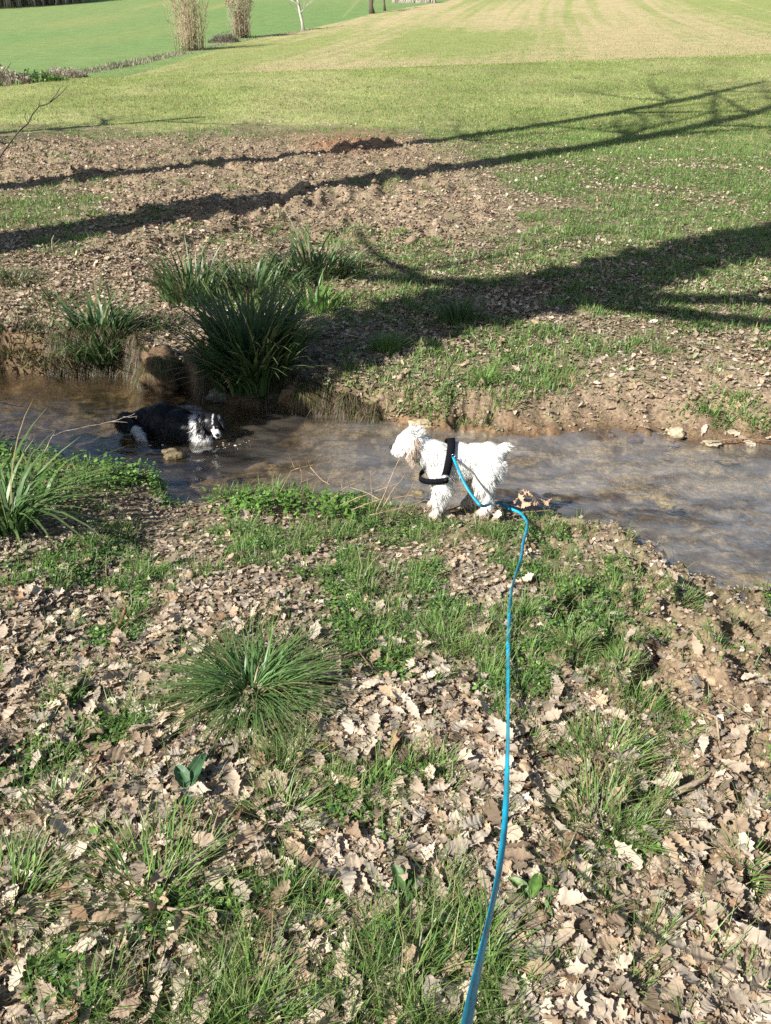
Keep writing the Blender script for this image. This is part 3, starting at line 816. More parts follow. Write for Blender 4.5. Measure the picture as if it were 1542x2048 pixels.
def shadow_tree(label, loc, H, r, lean, seed, ivy=0.0, fork=.45, col=(.16, .125, .09)):
    """a bare oak: trunk with its limbs, a crown of twigs, maybe ivy"""
    rd = random.Random(seed); t = thing("oak_tree", label, "tree", loc, "bare oaks on the bank left of the view")
    B = Batch(); C2 = Batch()
    n = 9; pts = []; rad = []
    for i in range(n + 1):
        s = i / n; pts.append(Vector((lean[0] * s * H + rd.gauss(0, .06), lean[1] * s * H + rd.gauss(0, .06), -0.3 + s * H * .8))); rad.append(r * (1.25 - .85 * s) if i else r * 1.6)
    tube(B, pts, rad, col, 12, seed, .05)
    for k in range(9):
        i = rd.randint(int(n * fork), n); a = rd.uniform(0, 6.28)
        grow(C2, pts[i], Vector((math.cos(a), math.sin(a), rd.uniform(.3, 1.1))).normalized(), H * .27 * rd.uniform(.7, 1.2), rad[i] * .5, 0, rd, col, 2)
    obj("trunk", B.mesh("trunk", M_BARK), t); obj("crown", C2.mesh("crown", M_BARK), t)
    if ivy > 0:
        rg = np.random.default_rng(seed); m = 5000; tV, tF = disc_leaf()
        s = rg.random(m) * .85; i = s * n; i0 = np.floor(i).astype(int); f = (i - i0)[:, None]; P = np.array([p[:] for p in pts]); c = P[i0] * (1 - f) + P[np.minimum(i0 + 1, n)] * f
        a = rg.uniform(0, 6.28, m); rr = (ivy * (1.05 - .35 * s) * rg.uniform(.5, 1.05, m))
        pos = c + np.stack([np.cos(a) * rr, np.sin(a) * rr, rg.normal(0, .1, m)], -1)
        V, F, Cc = scatter(tV, tF, pos, rot_mats(a, rg.uniform(.6, 1.8, m), rg.uniform(0, 6.28, m)), rg.uniform(.1, .22, m), np.array([.05, .1, .03]) * rg.uniform(.7, 1.4, (m, 1)))
        b = Batch(); b.add(V, F, Cc); obj("ivy", b.mesh("ivy", M_WEED), t)
    return t

def gz(x, y): return float(base_h(np.array([x]), np.array([y]))[0])
shd = np.array([math.sin(SH_AZ), math.cos(SH_AZ)])
def back_from(px, py, dist):
    x, y = at0(px, py); return (x - shd[0] * dist, y - shd[1] * dist, gz(x - shd[0] * dist, y - shd[1] * dist))
shadow_tree("thick ivy-clad oak left of the view whose trunk shades the sedges and the right bank", back_from(900, 590, 5.8), 14.5, .36, (.055, -.04), 5, .52)
shadow_tree("bare oak left of the view throwing the long shadow across the dug soil", back_from(430, 450, 6.0), 30, .46, (-.095, .12), 8, .0, .5)
shadow_tree("tall slim bare oak throwing the thin upper shadow and branch shadows on the meadow", back_from(400, 345, 6.5), 34, .34, (-.075, .09), 12, .0, .55)
shadow_tree("farthest bare oak left of the view shading the grass edge of the field", back_from(250, 247, 12), 15, .30, (0, 0), 19, 0, .25)


# ------------------------------------------------------------------ background trees and hedges
def coppice(label, px, py, H, spread, nst, seed, col, leafy=False):
    x, y = at0(px, py); z = gz(x, y); rd = random.Random(seed)
    t = thing("coppice_shrub" if not leafy else "young_oak", label, "shrub" if not leafy else "tree", (x, y, z))
    B = Batch(); T = Batch()
    for k in range(nst):
        a = rd.uniform(0, 6.28); r0 = rd.random() ** .7 * spread * .62
        p = Vector((r0 * math.cos(a), r0 * math.sin(a), -.1)); out = spread * rd.uniform(-.15, .7); h = H * rd.uniform(.6, 1.05)
        pts = []; rad = []; rr = rd.uniform(.02, .045)
        for i in range(7):
            s = i / 6; pts.append(p + Vector((math.cos(a) * out * s ** 1.3 + rd.gauss(0, .13 * s), math.sin(a) * out * s ** 1.3 + rd.gauss(0, .13 * s), h * s))); rad.append(rr * (1 - .8 * s))
        tube(B, pts, rad, tintc(col, rd, .75, 1.2), 4, rd.randint(0, 9999))
        for _ in range(16):
            i = rd.randint(1, 6); aa = rd.uniform(0, 6.28); q = pts[i]; L = rd.uniform(.4, 1.4)
            e = q + Vector((math.cos(aa) * L * .65, math.sin(aa) * L * .65, L * rd.uniform(.4, 1))); tube(T, [q, (q + e) / 2 + Vector((rd.gauss(0, .05), rd.gauss(0, .05), 0)), e], [.02, .014, .006], tintc(col, rd, .9, 1.35), 3, rd.randint(0, 9999))
    obj("stems", B.mesh("stems", M_BARK), t); obj("twigs", T.mesh("twigs", M_BARK), t)
    rg = np.random.default_rng(seed); tV, tF = disc_leaf()
    m = 3800 if leafy else 260
    s = rg.random(m) ** (1.1 if leafy else 2.5); a = rg.uniform(0, 6.28, m); r = spread * (.25 + .75 * s) * np.sqrt(rg.random(m)) * (1.0 if leafy else 1.2)
    if leafy: r *= 1.0 + .3 * np.sin(s * 14)
    pos = np.stack([r * np.cos(a), r * np.sin(a), H * (.75 if leafy else .12) * s + .1], -1)
    cl = fbm(pos[:, 0] * 1.6 + pos[:, 1], pos[:, 2] * 1.6, 2, seed); pos = pos[cl > -.08]; m = len(pos)
    V, F, C = scatter(tV, tF, pos, rot_mats(rg.uniform(0, 6.28, m), rg.uniform(0, 2, m), rg.uniform(0, 6.28, m)), rg.uniform(.1, .24, m), np.array([.42, .31, .23] if leafy else [.40, .33, .24]) * rg.uniform(.6, 1.25, (m, 1)))
    b = Batch(); b.add(V, F, C); obj("dead_leaves", b.mesh("dead_leaves", M_LEAF), t)
    return t
coppice("broad leafless many-stemmed shrub on the field edge at the top left", 382, 101, 7.8, 2.7, 85, 41, (.46, .38, .26))
coppice("narrower young oak keeping dead pinkish leaves, right of the broad shrub", 484, 76, 8.5, 2.3, 42, 43, (.42, .35, .27), True)

def trunk_tree(label, px, py, tx, ty, r, col, seed, H=9):
    x, y = at0(px, py); z = gz(x, y); dep = y * cP - (z - CAMZ) * sP
    q = hit(tx, ty, dep) - Vector((x, y, z)); q.y *= .3
    t = thing("bare_tree", label, "tree", (x, y, z), "lone bare trees along the field edge"); B = Batch(); rd = random.Random(seed)
    d = q.normalized(); n = 8; pts = [Vector((rd.gauss(0, .05), rd.gauss(0, .05), 0)) + d * (H * i / n) for i in range(n + 1)]; pts[0] = Vector((0, 0, -.2))
    tube(B, pts, [r * 1.5] + [r * (1.05 - .6 * i / n) for i in range(1, n + 1)], col, 10, seed, .12)
    obj("trunk", B.mesh("trunk", M_BARK), t); C2 = Batch()
    for k in range(10):
        i = rd.randint(2, n); a = rd.uniform(0, 6.28); grow(C2, pts[i], Vector((math.cos(a), math.sin(a), .5)).normalized(), H * .3, r * .3, 0, rd, col, 1)
    obj("crown", C2.mesh("crown", M_BARK), t); return t
trunk_tree("leaning pale peeling trunk standing alone beyond the shrubs", 607, 61, 597, 5, .20, (.50, .47, .42), 51)
trunk_tree("dark upright trunk at the top of the picture, left of a thinner one", 744, 27, 742, 0, .42, (.13, .10, .08), 53)
trunk_tree("thin dark trunk at the top of the picture, right of a thicker one", 769, 22, 767, 0, .2, (.15, .12, .10), 55)

def bush(name, label, px, py, w, h, n, cols, seed, sz=(.12, .3)):
    x, y = at0(px, py); z = gz(x, y); rg = np.random.default_rng(seed)
    a = rg.uniform(0, 6.28, n); r = np.sqrt(rg.random(n)); bx = w * r * np.cos(a); by = w * .5 * r * np.sin(a)
    hh = h * (1.05 - r ** 2 * .75) * (1 + .6 * fbm(bx * 1.4 + seed, by, 2, seed))
    cols = np.array(cols)
    V, F, C = blades(np.stack([bx, by, np.array([gz(x + i, y + j) for i, j in zip(bx, by)]) - z - .05], -1), a + rg.normal(0, .8, n), hh * rg.uniform(.6, 1.1, n), rg.uniform(*sz, n) * .35, rg.uniform(.1, .7, n), rg.uniform(0, .4, n), cols[rg.integers(0, len(cols), n)] * rg.uniform(.7, 1.25, (n, 1)), 3)
    b = Batch(); b.add(V, F, C)
    m = n // 2; i = rg.integers(0, n, m); pos = np.stack([bx[i], by[i], hh[i] * rg.random(m)], -1); tV, tF = disc_leaf()
    V, F, C = scatter(tV, tF, pos, rot_mats(rg.uniform(0, 6.28, m), rg.uniform(0, 2, m), rg.uniform(0, 6.28, m)), rg.uniform(.05, .16, m), cols[rg.integers(0, len(cols), m)] * rg.uniform(.7, 1.25, (m, 1))); b.add(V, F, C)
    return obj(name, b.mesh(name, M_FIELD), label=label, cat="bush", loc=(x, y, z), group="bushes along the field ditch")
dryc = [(.52, .45, .37), (.44, .37, .30), (.38, .33, .26)]; grn = [(.12, .22, .06), (.16, .25, .08)]; mau = [(.32, .28, .25), (.26, .23, .19), (.38, .34, .28)]
bush("dry_bush", "pale dry bush on the ditch at the left, right of the green scrub", 128, 156, 1.7, .75, 1400, dryc, 61)
bush("dry_bush", "small pale dry bush cut by the left edge, on the ditch", 14, 168, 1.2, .7, 900, dryc, 62)
bush("green_scrub", "low green scrub on the ditch between two pale dry bushes", 62, 163, 1.8, .5, 1200, grn, 63)
bush("bramble_bush", "low mauve-grey bramble mound between the two tall shrubs", 447, 85, 1.9, 1.25, 1500, mau, 64)
bush("green_scrub", "tiny dark green bush just right of the young oak", 505, 76, .7, .4, 500, grn, 65)
def ditch_strip():
    rg = np.random.default_rng(71); B = Batch(); n = 9000
    t = rg.random(n); pxs = 150 + t * 210; pys = np.interp(pxs, [150, 250, 360], [150, 133, 108])
    P = np.array([at0(a, b) for a, b in zip(np.linspace(-60, 640, 90), np.interp(np.linspace(-60, 640, 90), [-60, 0, 130, 250, 350, 400, 480, 600, 640], [176, 168, 152, 132, 110, 99, 82, 63, 57]))])
    i = rg.random(n) * 89 * .999; i0 = i.astype(int); f = (i - i0)[:, None]; q = P[i0] * (1 - f) + P[np.minimum(i0 + 1, 89)] * f
    pxn = -60 + i / 89 * 700
    hh = np.where(pxn < 365, 1, .3) * (.5 + .9 * np.clip(fbm(q[:, 0] * .5, q[:, 1] * .5, 2, 5) + .5, 0, 1))
    x = q[:, 0] + rg.normal(0, .5, n); y = q[:, 1] + rg.normal(0, .5, n); z = base_h(x, y)
    cols = np.array(dryc + grn)[rg.choice(5, n, p=[.28, .25, .17, .15, .15])]
    V, F, C = blades(np.stack([x, y, z], -1), rg.uniform(0, 6.28, n), rg.uniform(.25, .6, n) * hh, rg.uniform(.03, .08, n), rg.uniform(.1, .8, n), rg.uniform(0, .5, n), cols * rg.uniform(.75, 1.2, (n, 1)), 2)
    B.add(V, F, C); obj("rough_grass", B.mesh("rough_grass", M_FIELD), label="strip of rough dry grass along the ditch between the two fields", cat="grass", kind="stuff")
ditch_strip()
def far_wood():
    rg = np.random.default_rng(81); rd = random.Random(81); B = Batch()
    spots = [(px, 14 - .06 * px + rg.uniform(-3, 2)) for px in np.linspace(-60, 170, 260)] + [(px, 4 + rg.uniform(-2, 1)) for px in np.linspace(785, 870, 30)]
    for px, py in spots:
        y = 235 + .12 * px + rg.uniform(-4, 14) if px < 500 else at0(px, 6)[1]; x = (px - 771) / FPX / 1.187 * y; z = gz(x, y); h = rd.uniform(7, 12) if px < 500 else rd.uniform(1.5, 3)
        c = tintc((.42, .37, .34), rd, .7, 1.3)
        tube(B, [(x, y, z - .5), (x + rd.gauss(0, .3), y, z + h * .5), (x + rd.gauss(0, .6), y, z + h)], [.30, .2, .06], c, 4, rd.randint(0, 999))
        for _ in range(14):
            q = Vector((x, y, z + h * rd.uniform(.15, .95))); a = rd.uniform(0, 6.28); L = h * rd.uniform(.15, .35)
            tube(B, [q, q + Vector((math.cos(a) * L * .6, math.sin(a) * L * .6, L))], [.12, .04], c, 3, rd.randint(0, 999))
    obj("far_wood", B.mesh("far_wood", M_BARK), label="grey leafless wood along the skyline of the green hill", cat="wood", kind="stuff")
far_wood()

# ------------------------------------------------------------------ clumps: sedges, tufts
def sedge(name, label, cat, px, py, n, L, W, spread, lean, droop, cols, seed, group=None, dead=.06, z=None):
    x, y, z0 = at(px, py); z0 = z0 if z is None else z; rg = np.random.default_rng(seed)
    if name == 'sedge_clump': n = int(n * .48)
    a = rg.uniform(0, 6.28, n); r = spread * np.sqrt(rg.random(n)); bx = r * np.cos(a); by = r * np.sin(a)
    bz = height(x + bx, y + by) - z0
    bz = np.maximum(bz, -.12) - .01
    az = a + rg.normal(0, .6, n); s = (r / spread)
    ln = np.clip(lean[0] + (lean[1] - lean[0]) * (s * .6 + rg.random(n) * .5), 0, 1.1)
    cc = np.array(cols)[rg.integers(0, len(cols), n)] * rg.uniform(.75, 1.25, (n, 1)); dd = rg.random(n) < dead
    cc[dd] = np.array([.36, .29, .15]) * rg.uniform(.8, 1.1, (dd.sum(), 1))
    if name == 'sedge_clump': W = (W[0] * 1.7, W[1] * 1.9); ln = np.clip(ln * 1.15, 0, 1.15)
    V, F, C = blades(np.stack([bx, by, bz], -1), az, rg.uniform(L[0], L[1], n) * (1.1 - .25 * s), rg.uniform(W[0], W[1], n), ln, rg.uniform(droop[0], droop[1], n), cc, 6, np.array([.28, .28, .12]), rg.normal(0, .5, n))
    b = Batch(); b.add(V, F, C)
    return obj(name, b.mesh(name, M_GRASS), label=label, cat=cat, group=group, loc=(x, y, z0))
SED = [(.065, .135, .045), (.08, .16, .05), (.05, .105, .045), (.12, .20, .075)]
LUSH = [(.12, .26, .05), (.16, .32, .06), (.10, .22, .05), (.21, .34, .09)]
SG = "sedge clumps along the far bank"
sedge("sedge_clump", "largest dark sedge clump on the far bank, drooping down to the water", "sedge", 505, 735, 1150, (.5, .95), (.010, .018), .30, (.05, .72), (.1, .6), SED, 1, SG)
sedge("sedge_clump", "left dark sedge clump growing on the undercut earth bank", "sedge", 200, 680, 480, (.34, .7), (.008, .014), .22, (.1, .85), (.1, .8), SED, 2, SG)
sedge("sedge_clump", "dark sedge clump just above and left of the largest one", "sedge", 385, 600, 380, (.38, .74), (.009, .016), .26, (.05, .65), (.1, .6), SED, 3, SG)
sedge("sedge_clump", "rear right sedge clump at the top of the sedge group", "sedge", 628, 552, 380, (.35, .75), (.010, .016), .36, (.1, .9), (.1, .6), SED, 4, SG)
sedge("sedge_clump", "mid green sedge clump behind the largest one, with upright blades", "sedge", 505, 585, 420, (.3, .6), (.009, .014), .42, (.1, .8), (.1, .6), SED, 5, SG)
sedge("sedge_clump", "small sparse sedge clump at the right below the rear one", "sedge", 628, 618, 200, (.26, .5), (.008, .012), .2, (.1, .8), (.1, .5), LUSH, 6, SG)
sedge("sedge_clump", "isolated sedge clump in the long shadow on the right bank", "sedge", 918, 645, 170, (.2, .44), (.008, .014), .14, (.1, .8), (.05, .4), SED, 7, SG)
for i_, (lab_, px_, py_, n_, c_) in enumerate([("dry leafy scrub at the very left of the far bank, over the water", 20, 672, 260, 0), ("dark low weeds behind the left sedge clump", 110, 610, 220, 1),
        ("dry tangle of stems hanging left of the left sedge clump", 95, 690, 240, 0), ("dark weeds at the left edge under the long shadow", 25, 560, 320, 1), ("low weeds between the left and the middle sedge clumps", 300, 660, 160, 1)]):
    sedge("weed_clump", lab_, "weeds", px_, py_, n_, (.08, .3), (.006, .016), .26, (.2, 1.1), (.2, 1.1), [(.16, .12, .07), (.24, .18, .11), (.08, .13, .04), (.10, .08, .05)] if c_ == 0 else [(.06, .11, .035), (.09, .16, .04), (.14, .11, .06)], 300 + i_, "scrubby weed clumps on the left of the far bank")
sedge("grass_tuft", "bright fine grass tuft on the far bank, left of the isolated sedge", "grass tuft", 775, 698, 420, (.1, .24), (.003, .006), .12, (.1, .9), (.1, .4), LUSH, 8)
sedge("grass_tuft", "small spiky tuft on the bare far bank below the isolated sedge", "grass tuft", 968, 768, 150, (.1, .26), (.004, .008), .07, (.2, 1), (.1, .5), LUSH, 9)
sedge("grass_tuft", "large deep green grass tuft in the left foreground, blades splayed wide", "grass tuft", 505, 1395, 760, (.12, .36), (.0036, .0062), .10, (.5, 1.2), (.25, .75), [(.085, .185, .05), (.11, .23, .06), (.07, .15, .045), (.15, .27, .08)], 10, dead=.03)
sedge("sedge_clump", "tall pale-edged sedge at the left edge of the near bank", "sedge", 10, 1068, 240, (.34, .82), (.007, .011), .11, (.1, .8), (.2, .95), [(.09, .19, .05), (.13, .24, .08), (.07, .15, .045), (.2, .30, .12)], 11, SG)
sedge("sedge_clump", "lower trailing sedge behind the tall one at the left edge", "sedge", 70, 1010, 70, (.25, .5), (.006, .01), .08, (.4, 1.05), (.2, .8), LUSH, 12, SG)
TG = "grass tufts in the foreground litter"
for i, (lab, px, py, n, l0, l1, sp) in enumerate([
    ("dense yellow-green tuft on the water edge beside the muddy corner", 1165 + 195, 1190, 330, .05, .11, .09),
    ("sprawling grass tuft right of the blue lead, halfway down", 1215, 1530, 330, .07, .16, .11),
    ("long-bladed grass tuft below the sprawling one, right of the lead", 1195, 1650, 240, .08, .2, .10),
    ("upright narrow tuft alone on bare mud at the right edge", 1488, 1750, 90, .06, .13, .025),
    ("rounded tuft on the lip of the muddy hole right of the lead", 1150, 1290, 300, .05, .1, .07),
    ("flattened yellowish tuft on the ridge between two muddy holes", 1240, 1340, 330, .04, .09, .09),
    ("bright tuft just left of the lead in the middle of the slope", 880, 1280, 240, .06, .13, .07),
    ("low dense tuft in a dip left of the lead, beside pale leaves", 885, 1590, 260, .04, .09, .08),
    ("broad loose tuft at the lower left crossed by a dead twig", 310, 1790, 290, .09, .2, .14),
    ("tuft at the left edge in the lowest third, blades upright", 25, 1800, 260, .09, .19, .09),
    ("small dark tuft left of the arum leaf", 120, 1625, 130, .07, .15, .07),
    ("tuft right of the arum leaf among torn leaves", 560, 1640, 200, .07, .15, .07),
    ("yellow-green tuft just below the large deep green tuft", 590, 1530, 220, .06, .13, .07),
    ("tuft at the very bottom of the picture, left of centre", 500, 2030, 170, .08, .17, .07),
    ("wide tuft at the bottom just left of the blue lead", 830, 1960, 170, .08, .19, .14),
    ("tuft left of the dog lead with broad blades, near the bottom", 960, 1900, 130, .08, .18, .07),
    ("short tuft on the right water edge below the muddy corner", 1440, 1290, 300, .04, .09, .10)]):
    sedge("grass_tuft", lab, "grass tuft", px, py, n, (l0, l1), (.0024, .0050), sp, (.1, 1.0), (.1, .45), LUSH + [(.2, .26, .09)], 100 + i, TG, .08)

# broad leaves: arum, dock, nettles
def broad_plant(name, label, cat, px, py, leaves, col, seed, stems=None, group=None):
    x, y, z = at(px, py); rg = np.random.default_rng(seed); B = Batch(); n = 9
    for (az, L, W, lift) in leaves:
        t = np.linspace(0, 1, n); w = W * np.sin(np.pi * t ** .75) ** .9 + .002
        h = L * t * math.cos(lift); v = L * (math.sin(lift) * t - .45 * t ** 2 * math.sin(lift)) + .01
        ca, sa = math.cos(az), math.sin(az)
        rows = []
        for s in (-1, -.5, 0, .5, 1):
            e = s * w * (1 + .08 * np.sin(t * 30 + s * 3)); zz = v + np.abs(s) * w * .9 + rg.normal(0, .001, n)
            rows.append(np.stack([h * ca - e * sa, h * sa + e * ca, zz], -1))
        V = np.stack(rows, 1).reshape(-1, 3); F = [[i * 5 + j, (i + 1) * 5 + j, (i + 1) * 5 + j + 1, i * 5 + j + 1] for i in range(n - 1) for j in range(4)]
        B.add(V, np.array(F), np.array(col) * rg.uniform(.8, 1.2))
    return obj(name, B.mesh(name, M_WEED), label=label, cat=cat, loc=(x, y, z), group=group)
broad_plant("arum_plant", "glossy dark arum with two arrow-shaped leaves in the left foreground litter", "plant", 378, 1600, [(2.2, .10, .017, .9), (1.2, .13, .018, .75), (4.9, .07, .012, .2)], (.06, .15, .065), 1)
broad_plant("dock_plant", "dock rosette with upright leaves, left of the lead near the bottom", "plant", 805, 1790, [(2.0, .09, .013, 1.0), (.3, .08, .014, .3), (1.2, .07, .012, .6), (3.0, .06, .012, .3), (5.2, .05, .012, .3)], (.10, .20, .06), 2)
broad_plant("dock_plant", "low broad-leaved rosette just right of the blue lead", "plant", 1060, 1815, [(.2, .07, .014, .2), (1.1, .07, .012, .5), (2.4, .07, .013, .4), (3.4, .06, .012, .2), (4.5, .05, .012, .2), (5.4, .06, .014, .2)], (.12, .22, .05), 3)
broad_plant("dock_plant", "single bright green rolled leaf among brown leaves at the left", "plant", 190, 1690, [(1.4, .05, .009, 1.2), (2.1, .04, .006, .9)], (.16, .30, .05), 4)

def nettles():
    x, y, z = at(590, 1025); rg = np.random.default_rng(5); B = Batch(); S = Batch(); tV, tF = disc_leaf()
    t = thing("nettle_patch", "patch of bright green nettles on the near water edge between the two dogs", "nettles", (x, y, z))
    for k in range(85):
        bx = rg.uniform(-.36, .34); by = rg.uniform(-.13, .12); h = rg.uniform(.04, .15) * math.exp(-((bx) / .36) ** 2) + .02
        if not bool(dry(np.array([x + bx]), np.array([y + by - .02]))[0]): by -= .12
        bz = float(height(np.array([x + bx]), np.array([y + by]))[0]) - z
        lx, ly = rg.normal(0, .02, 2); tube(S, [(bx, by, bz), (bx + lx, by + ly, bz + h)], [.0018, .001], (.16, .25, .07), 3, k)
        for j in range(int(4 + h * 60)):
            f = rg.uniform(.3, 1.0); a = rg.uniform(0, 6.28)
            V, F, C = scatter(tV, tF, np.array([[bx + lx * f, by + ly * f, bz + h * f]]), rot_mats(np.array([a]), np.array([rg.normal(.1, .4)]), np.array([a + 1.57])), np.array([rg.uniform(.015, .034)]), np.array([[.16, .30, .06]]) * rg.uniform(.6, 1.3)); B.add(V, F, C)
    obj("leaves", B.mesh("leaves", M_WEED), t); obj("stems", S.mesh("stems", M_WEED), t)
nettles()

# ------------------------------------------------------------------ sticks and dead stems
def stick(name, label, pts, r, col, cat="stick", group=None, seed=1, forks=(), jag=.0, absolute=False):
    """pts: (px, py, lift) on the ground, or (px, py, depth) when absolute"""
    P = []
    for p in pts:
        if absolute: P.append(hit(*p))
        else:
            x, y, z = at(p[0], p[1]); P.append(Vector((x, y, z + p[2])))
    o = P[0].copy(); B = Batch(); rd = random.Random(seed)
    def refine(Q, k=3):
        out = []
        for a, b in zip(Q[:-1], Q[1:]):
            for i in range(k): out.append(a.lerp(b, i / k) + Vector((rd.gauss(0, jag), rd.gauss(0, jag), rd.gauss(0, jag))))
        return out + [Q[-1]]
    Q = refine(P); m = len(Q)
    tube(B, [q - o for q in Q], [r * (1.1 - .75 * i / m) for i in range(m)], col, 7, seed, .08)
    for (f, *fp) in forks:
        s = Q[int(f * (m - 1))]; FPn = [s]
        for p in fp:
            if absolute: FPn.append(hit(*p))
            else:
                x, y, z = at(p[0], p[1]); FPn.append(Vector((x, y, z + p[2])))
        FQ = refine(FPn, 2); tube(B, [q - o for q in FQ], [r * .55 * (1 - .6 * i / len(FQ)) for i in range(len(FQ))], col, 5, seed + 3, .08)
    return obj(name, B.mesh(name, M_BARK), label=label, cat=cat, group=group, loc=o)
SK = "sticks lying in the litter"
stick("stick", "curved thick brown stick in the left foreground, bent like an S", [(230, 1305, .012), (232, 1270, .02), (245, 1245, .022), (255, 1215, .02), (240, 1200, .025)], .0105, (.26, .15, .085), group=SK, seed=2)
stick("stick", "short thick grey stick standing out of leaves left of the arum", [(200, 1570, .02), (205, 1600, .022), (208, 1630, .02)], .010, (.27, .20, .14), group=SK, seed=3)
stick("stick", "straight grey-brown twig lying across the broad tuft at lower left", [(265, 1820, .03), (320, 1835, .028), (385, 1848, .03), (440, 1862, .02)], .006, (.32, .25, .17), group=SK, seed=4, forks=[(.6, (420, 1830, .04))])
stick("stick", "pale bent stick on the muddy slope at the right, forking downward", [(1340, 1395, .02), (1390, 1430, .03), (1425, 1470, .03), (1440, 1525, .02)], .006, (.33, .26, .17), group=SK, seed=5, forks=[(.3, (1440, 1410, .02), (1500, 1440, .02))])
stick("stick", "long thin twig pointing up to the right beside the lead, low right", [(1320, 1895, .02), (1350, 1870, .03), (1395, 1835, .03)], .005, (.29, .22, .16), group=SK, seed=6)
stick("stick", "thin straight twig at the right edge above the lone tuft", [(1480, 1638, .03), (1510, 1632, .03), (1560, 1620, .03)], .005, (.36, .29, .2), group=SK, seed=7)
stick("stick", "dark twig running diagonally right of the large deep green tuft", [(690, 1330, .03), (735, 1315, .03), (770, 1290, .03)], .006, (.20, .14, .10), group=SK, seed=8, forks=[(.4, (745, 1345, .02))])
stick("stick", "pale straw stem lying through the large deep green tuft", [(330, 1440, .03), (390, 1430, .05), (450, 1420, .05)], .0035, (.45, .37, .25), group=SK, seed=9)
stick("stick", "brown twig behind the curved stick, pointing right", [(250, 1255, .02), (285, 1235, .03), (322, 1220, .03)], .005, (.22, .15, .11), group=SK, seed=10, forks=[(.4, (320, 1208, .03))])
stick("stick", "grey diagonal branch at the right of the muddy ground", [(1350, 1605, .02), (1400, 1585, .04), (1440, 1540, .04)], .008, (.38, .30, .21), group=SK, seed=11)
stick("stick", "thin pale reed floating at the right side of the stream", [(1410, 905, .07), (1470, 901, .08), (1545, 903, .08)], .004, (.35, .27, .2), group=SK, seed=12)
stick("stick", "whitish twig poking up at the muddy corner of the stream", [(1290, 1120, .01), (1305, 1110, .05), (1318, 1103, .07)], .003, (.5, .44, .35), group=SK, seed=13)
stick("stick", "broken root lying in the long shadow on the far bank", [(600, 452, .05), (560, 455, .07), (510, 460, .05)], .012, (.28, .2, .13), group=SK, seed=14)
stick("stick", "thin dark stick at the water edge between the white dog's legs", [(880, 1032, .01), (920, 1022, .03), (955, 1012, .03)], .004, (.17, .12, .08), group=SK, seed=15)

def dead_stems():
    x, y, z = at(750, 1035); t = thing("dead_stems", "tangle of thin dry bramble stems at the water edge in front of the white dog", "dead stems", (x, y, z))
    o = Vector((x, y, z)); rd = random.Random(9); colr = (.34, .25, .16)
    specs = [[(745, 1010, 3.75), (743, 975, 3.73), (741, 940, 3.72)], [(755, 1020, 3.7), (775, 970, 3.72), (800, 915, 3.75)], [(765, 1015, 3.7), (790, 975, 3.7), (822, 935, 3.72)],
             [(680, 1010, 3.8), (730, 990, 3.75), (800, 965, 3.72)], [(700, 1020, 3.75), (760, 1000, 3.72), (830, 990, 3.7)], [(655, 1005, 3.8), (690, 975, 3.78), (730, 957, 3.78)],
             [(800, 1015, 3.65), (815, 990, 3.66), (830, 962, 3.68)], [(690, 990, 3.8), (684, 975, 3.8), (680, 962, 3.8)], [(560, 985, 3.85), (585, 940, 3.85), (632, 929, 3.85)],
             [(632, 929, 3.85), (590, 938, 3.86), (585, 925, 3.86)], [(620, 935, 3.85), (640, 955, 3.83), (662, 972, 3.82)], [(600, 935, 3.85), (605, 955, 3.85), (600, 968, 3.85)],
             [(740, 1030, 3.7), (790, 1020, 3.68), (850, 1000, 3.66)], [(760, 1000, 3.72), (735, 985, 3.74), (700, 975, 3.76)]]
    for i, s in enumerate(specs):
        P = [hit(*p) for p in s]; Q = []
        for a, b in zip(P[:-1], P[1:]):
            for k in range(3): Q.append(a.lerp(b, k / 3) + Vector([rd.gauss(0, .002) for _ in range(3)]))
        Q.append(P[-1]); b = Batch(); c = tintc(colr, rd, .7, 1.3)
        tube(b, [q - o for q in Q], [.0026 - .0012 * k / len(Q) for k in range(len(Q))], c, 5, i)
        for k in range(3):
            q = Q[rd.randint(1, len(Q) - 1)] - o; tube(b, [q, q + Vector((rd.gauss(0, .03), rd.gauss(0, .03), rd.uniform(0, .04)))], [.0014, .0007], c, 3, i)
        obj("stem", b.mesh("stem", M_BARK), t)
dead_stems()
stick("sapling", "bare sapling at the left edge reaching over the dug soil, twigs up to the field", [(-60, 640, 5.6), (-45, 420, 5.3), (0, 312, 5.2), (40, 262, 5.2), (78, 213, 5.2), (104, 203, 5.2), (135, 172, 5.2)], .0065, (.12, .10, .08), "sapling", seed=21,
      forks=[(.72, (78, 200, 5.2)), (.6, (52, 222, 5.2)), (.85, (120, 175, 5.2)), (.3, (-10, 165, 5.1), (22, 126, 5.1)), (.32, (0, 160, 5.1), (10, 134, 5.1))], jag=.004, absolute=True)
stick("bramble", "bare bramble stem arching over the water in front of the black and white dog's tail", [(90, 905, 4.3), (104, 874, 4.4), (130, 862, 4.45), (200, 848, 4.5), (235, 840, 4.5), (270, 827, 4.5)], .0035, (.33, .27, .22), "stem", seed=22,
      forks=[(.25, (110, 862, 4.4), (75, 855, 4.35)), (.9, (274, 832, 4.5), (272, 838, 4.5)), (.75, (255, 845, 4.5))], jag=.002, absolute=True)
stick("bare_twig", "pale bare twigs hanging over the brown water at the left edge", [(-30, 800, 4.9), (0, 806, 4.9), (60, 815, 4.9), (100, 828, 4.9)], .004, (.36, .30, .24), "twig", seed=23,
      forks=[(.3, (40, 790, 4.9), (70, 765, 4.9)), (.6, (95, 770, 5), (120, 745, 5)), (.45, (50, 845, 4.9))], jag=.003, absolute=True)
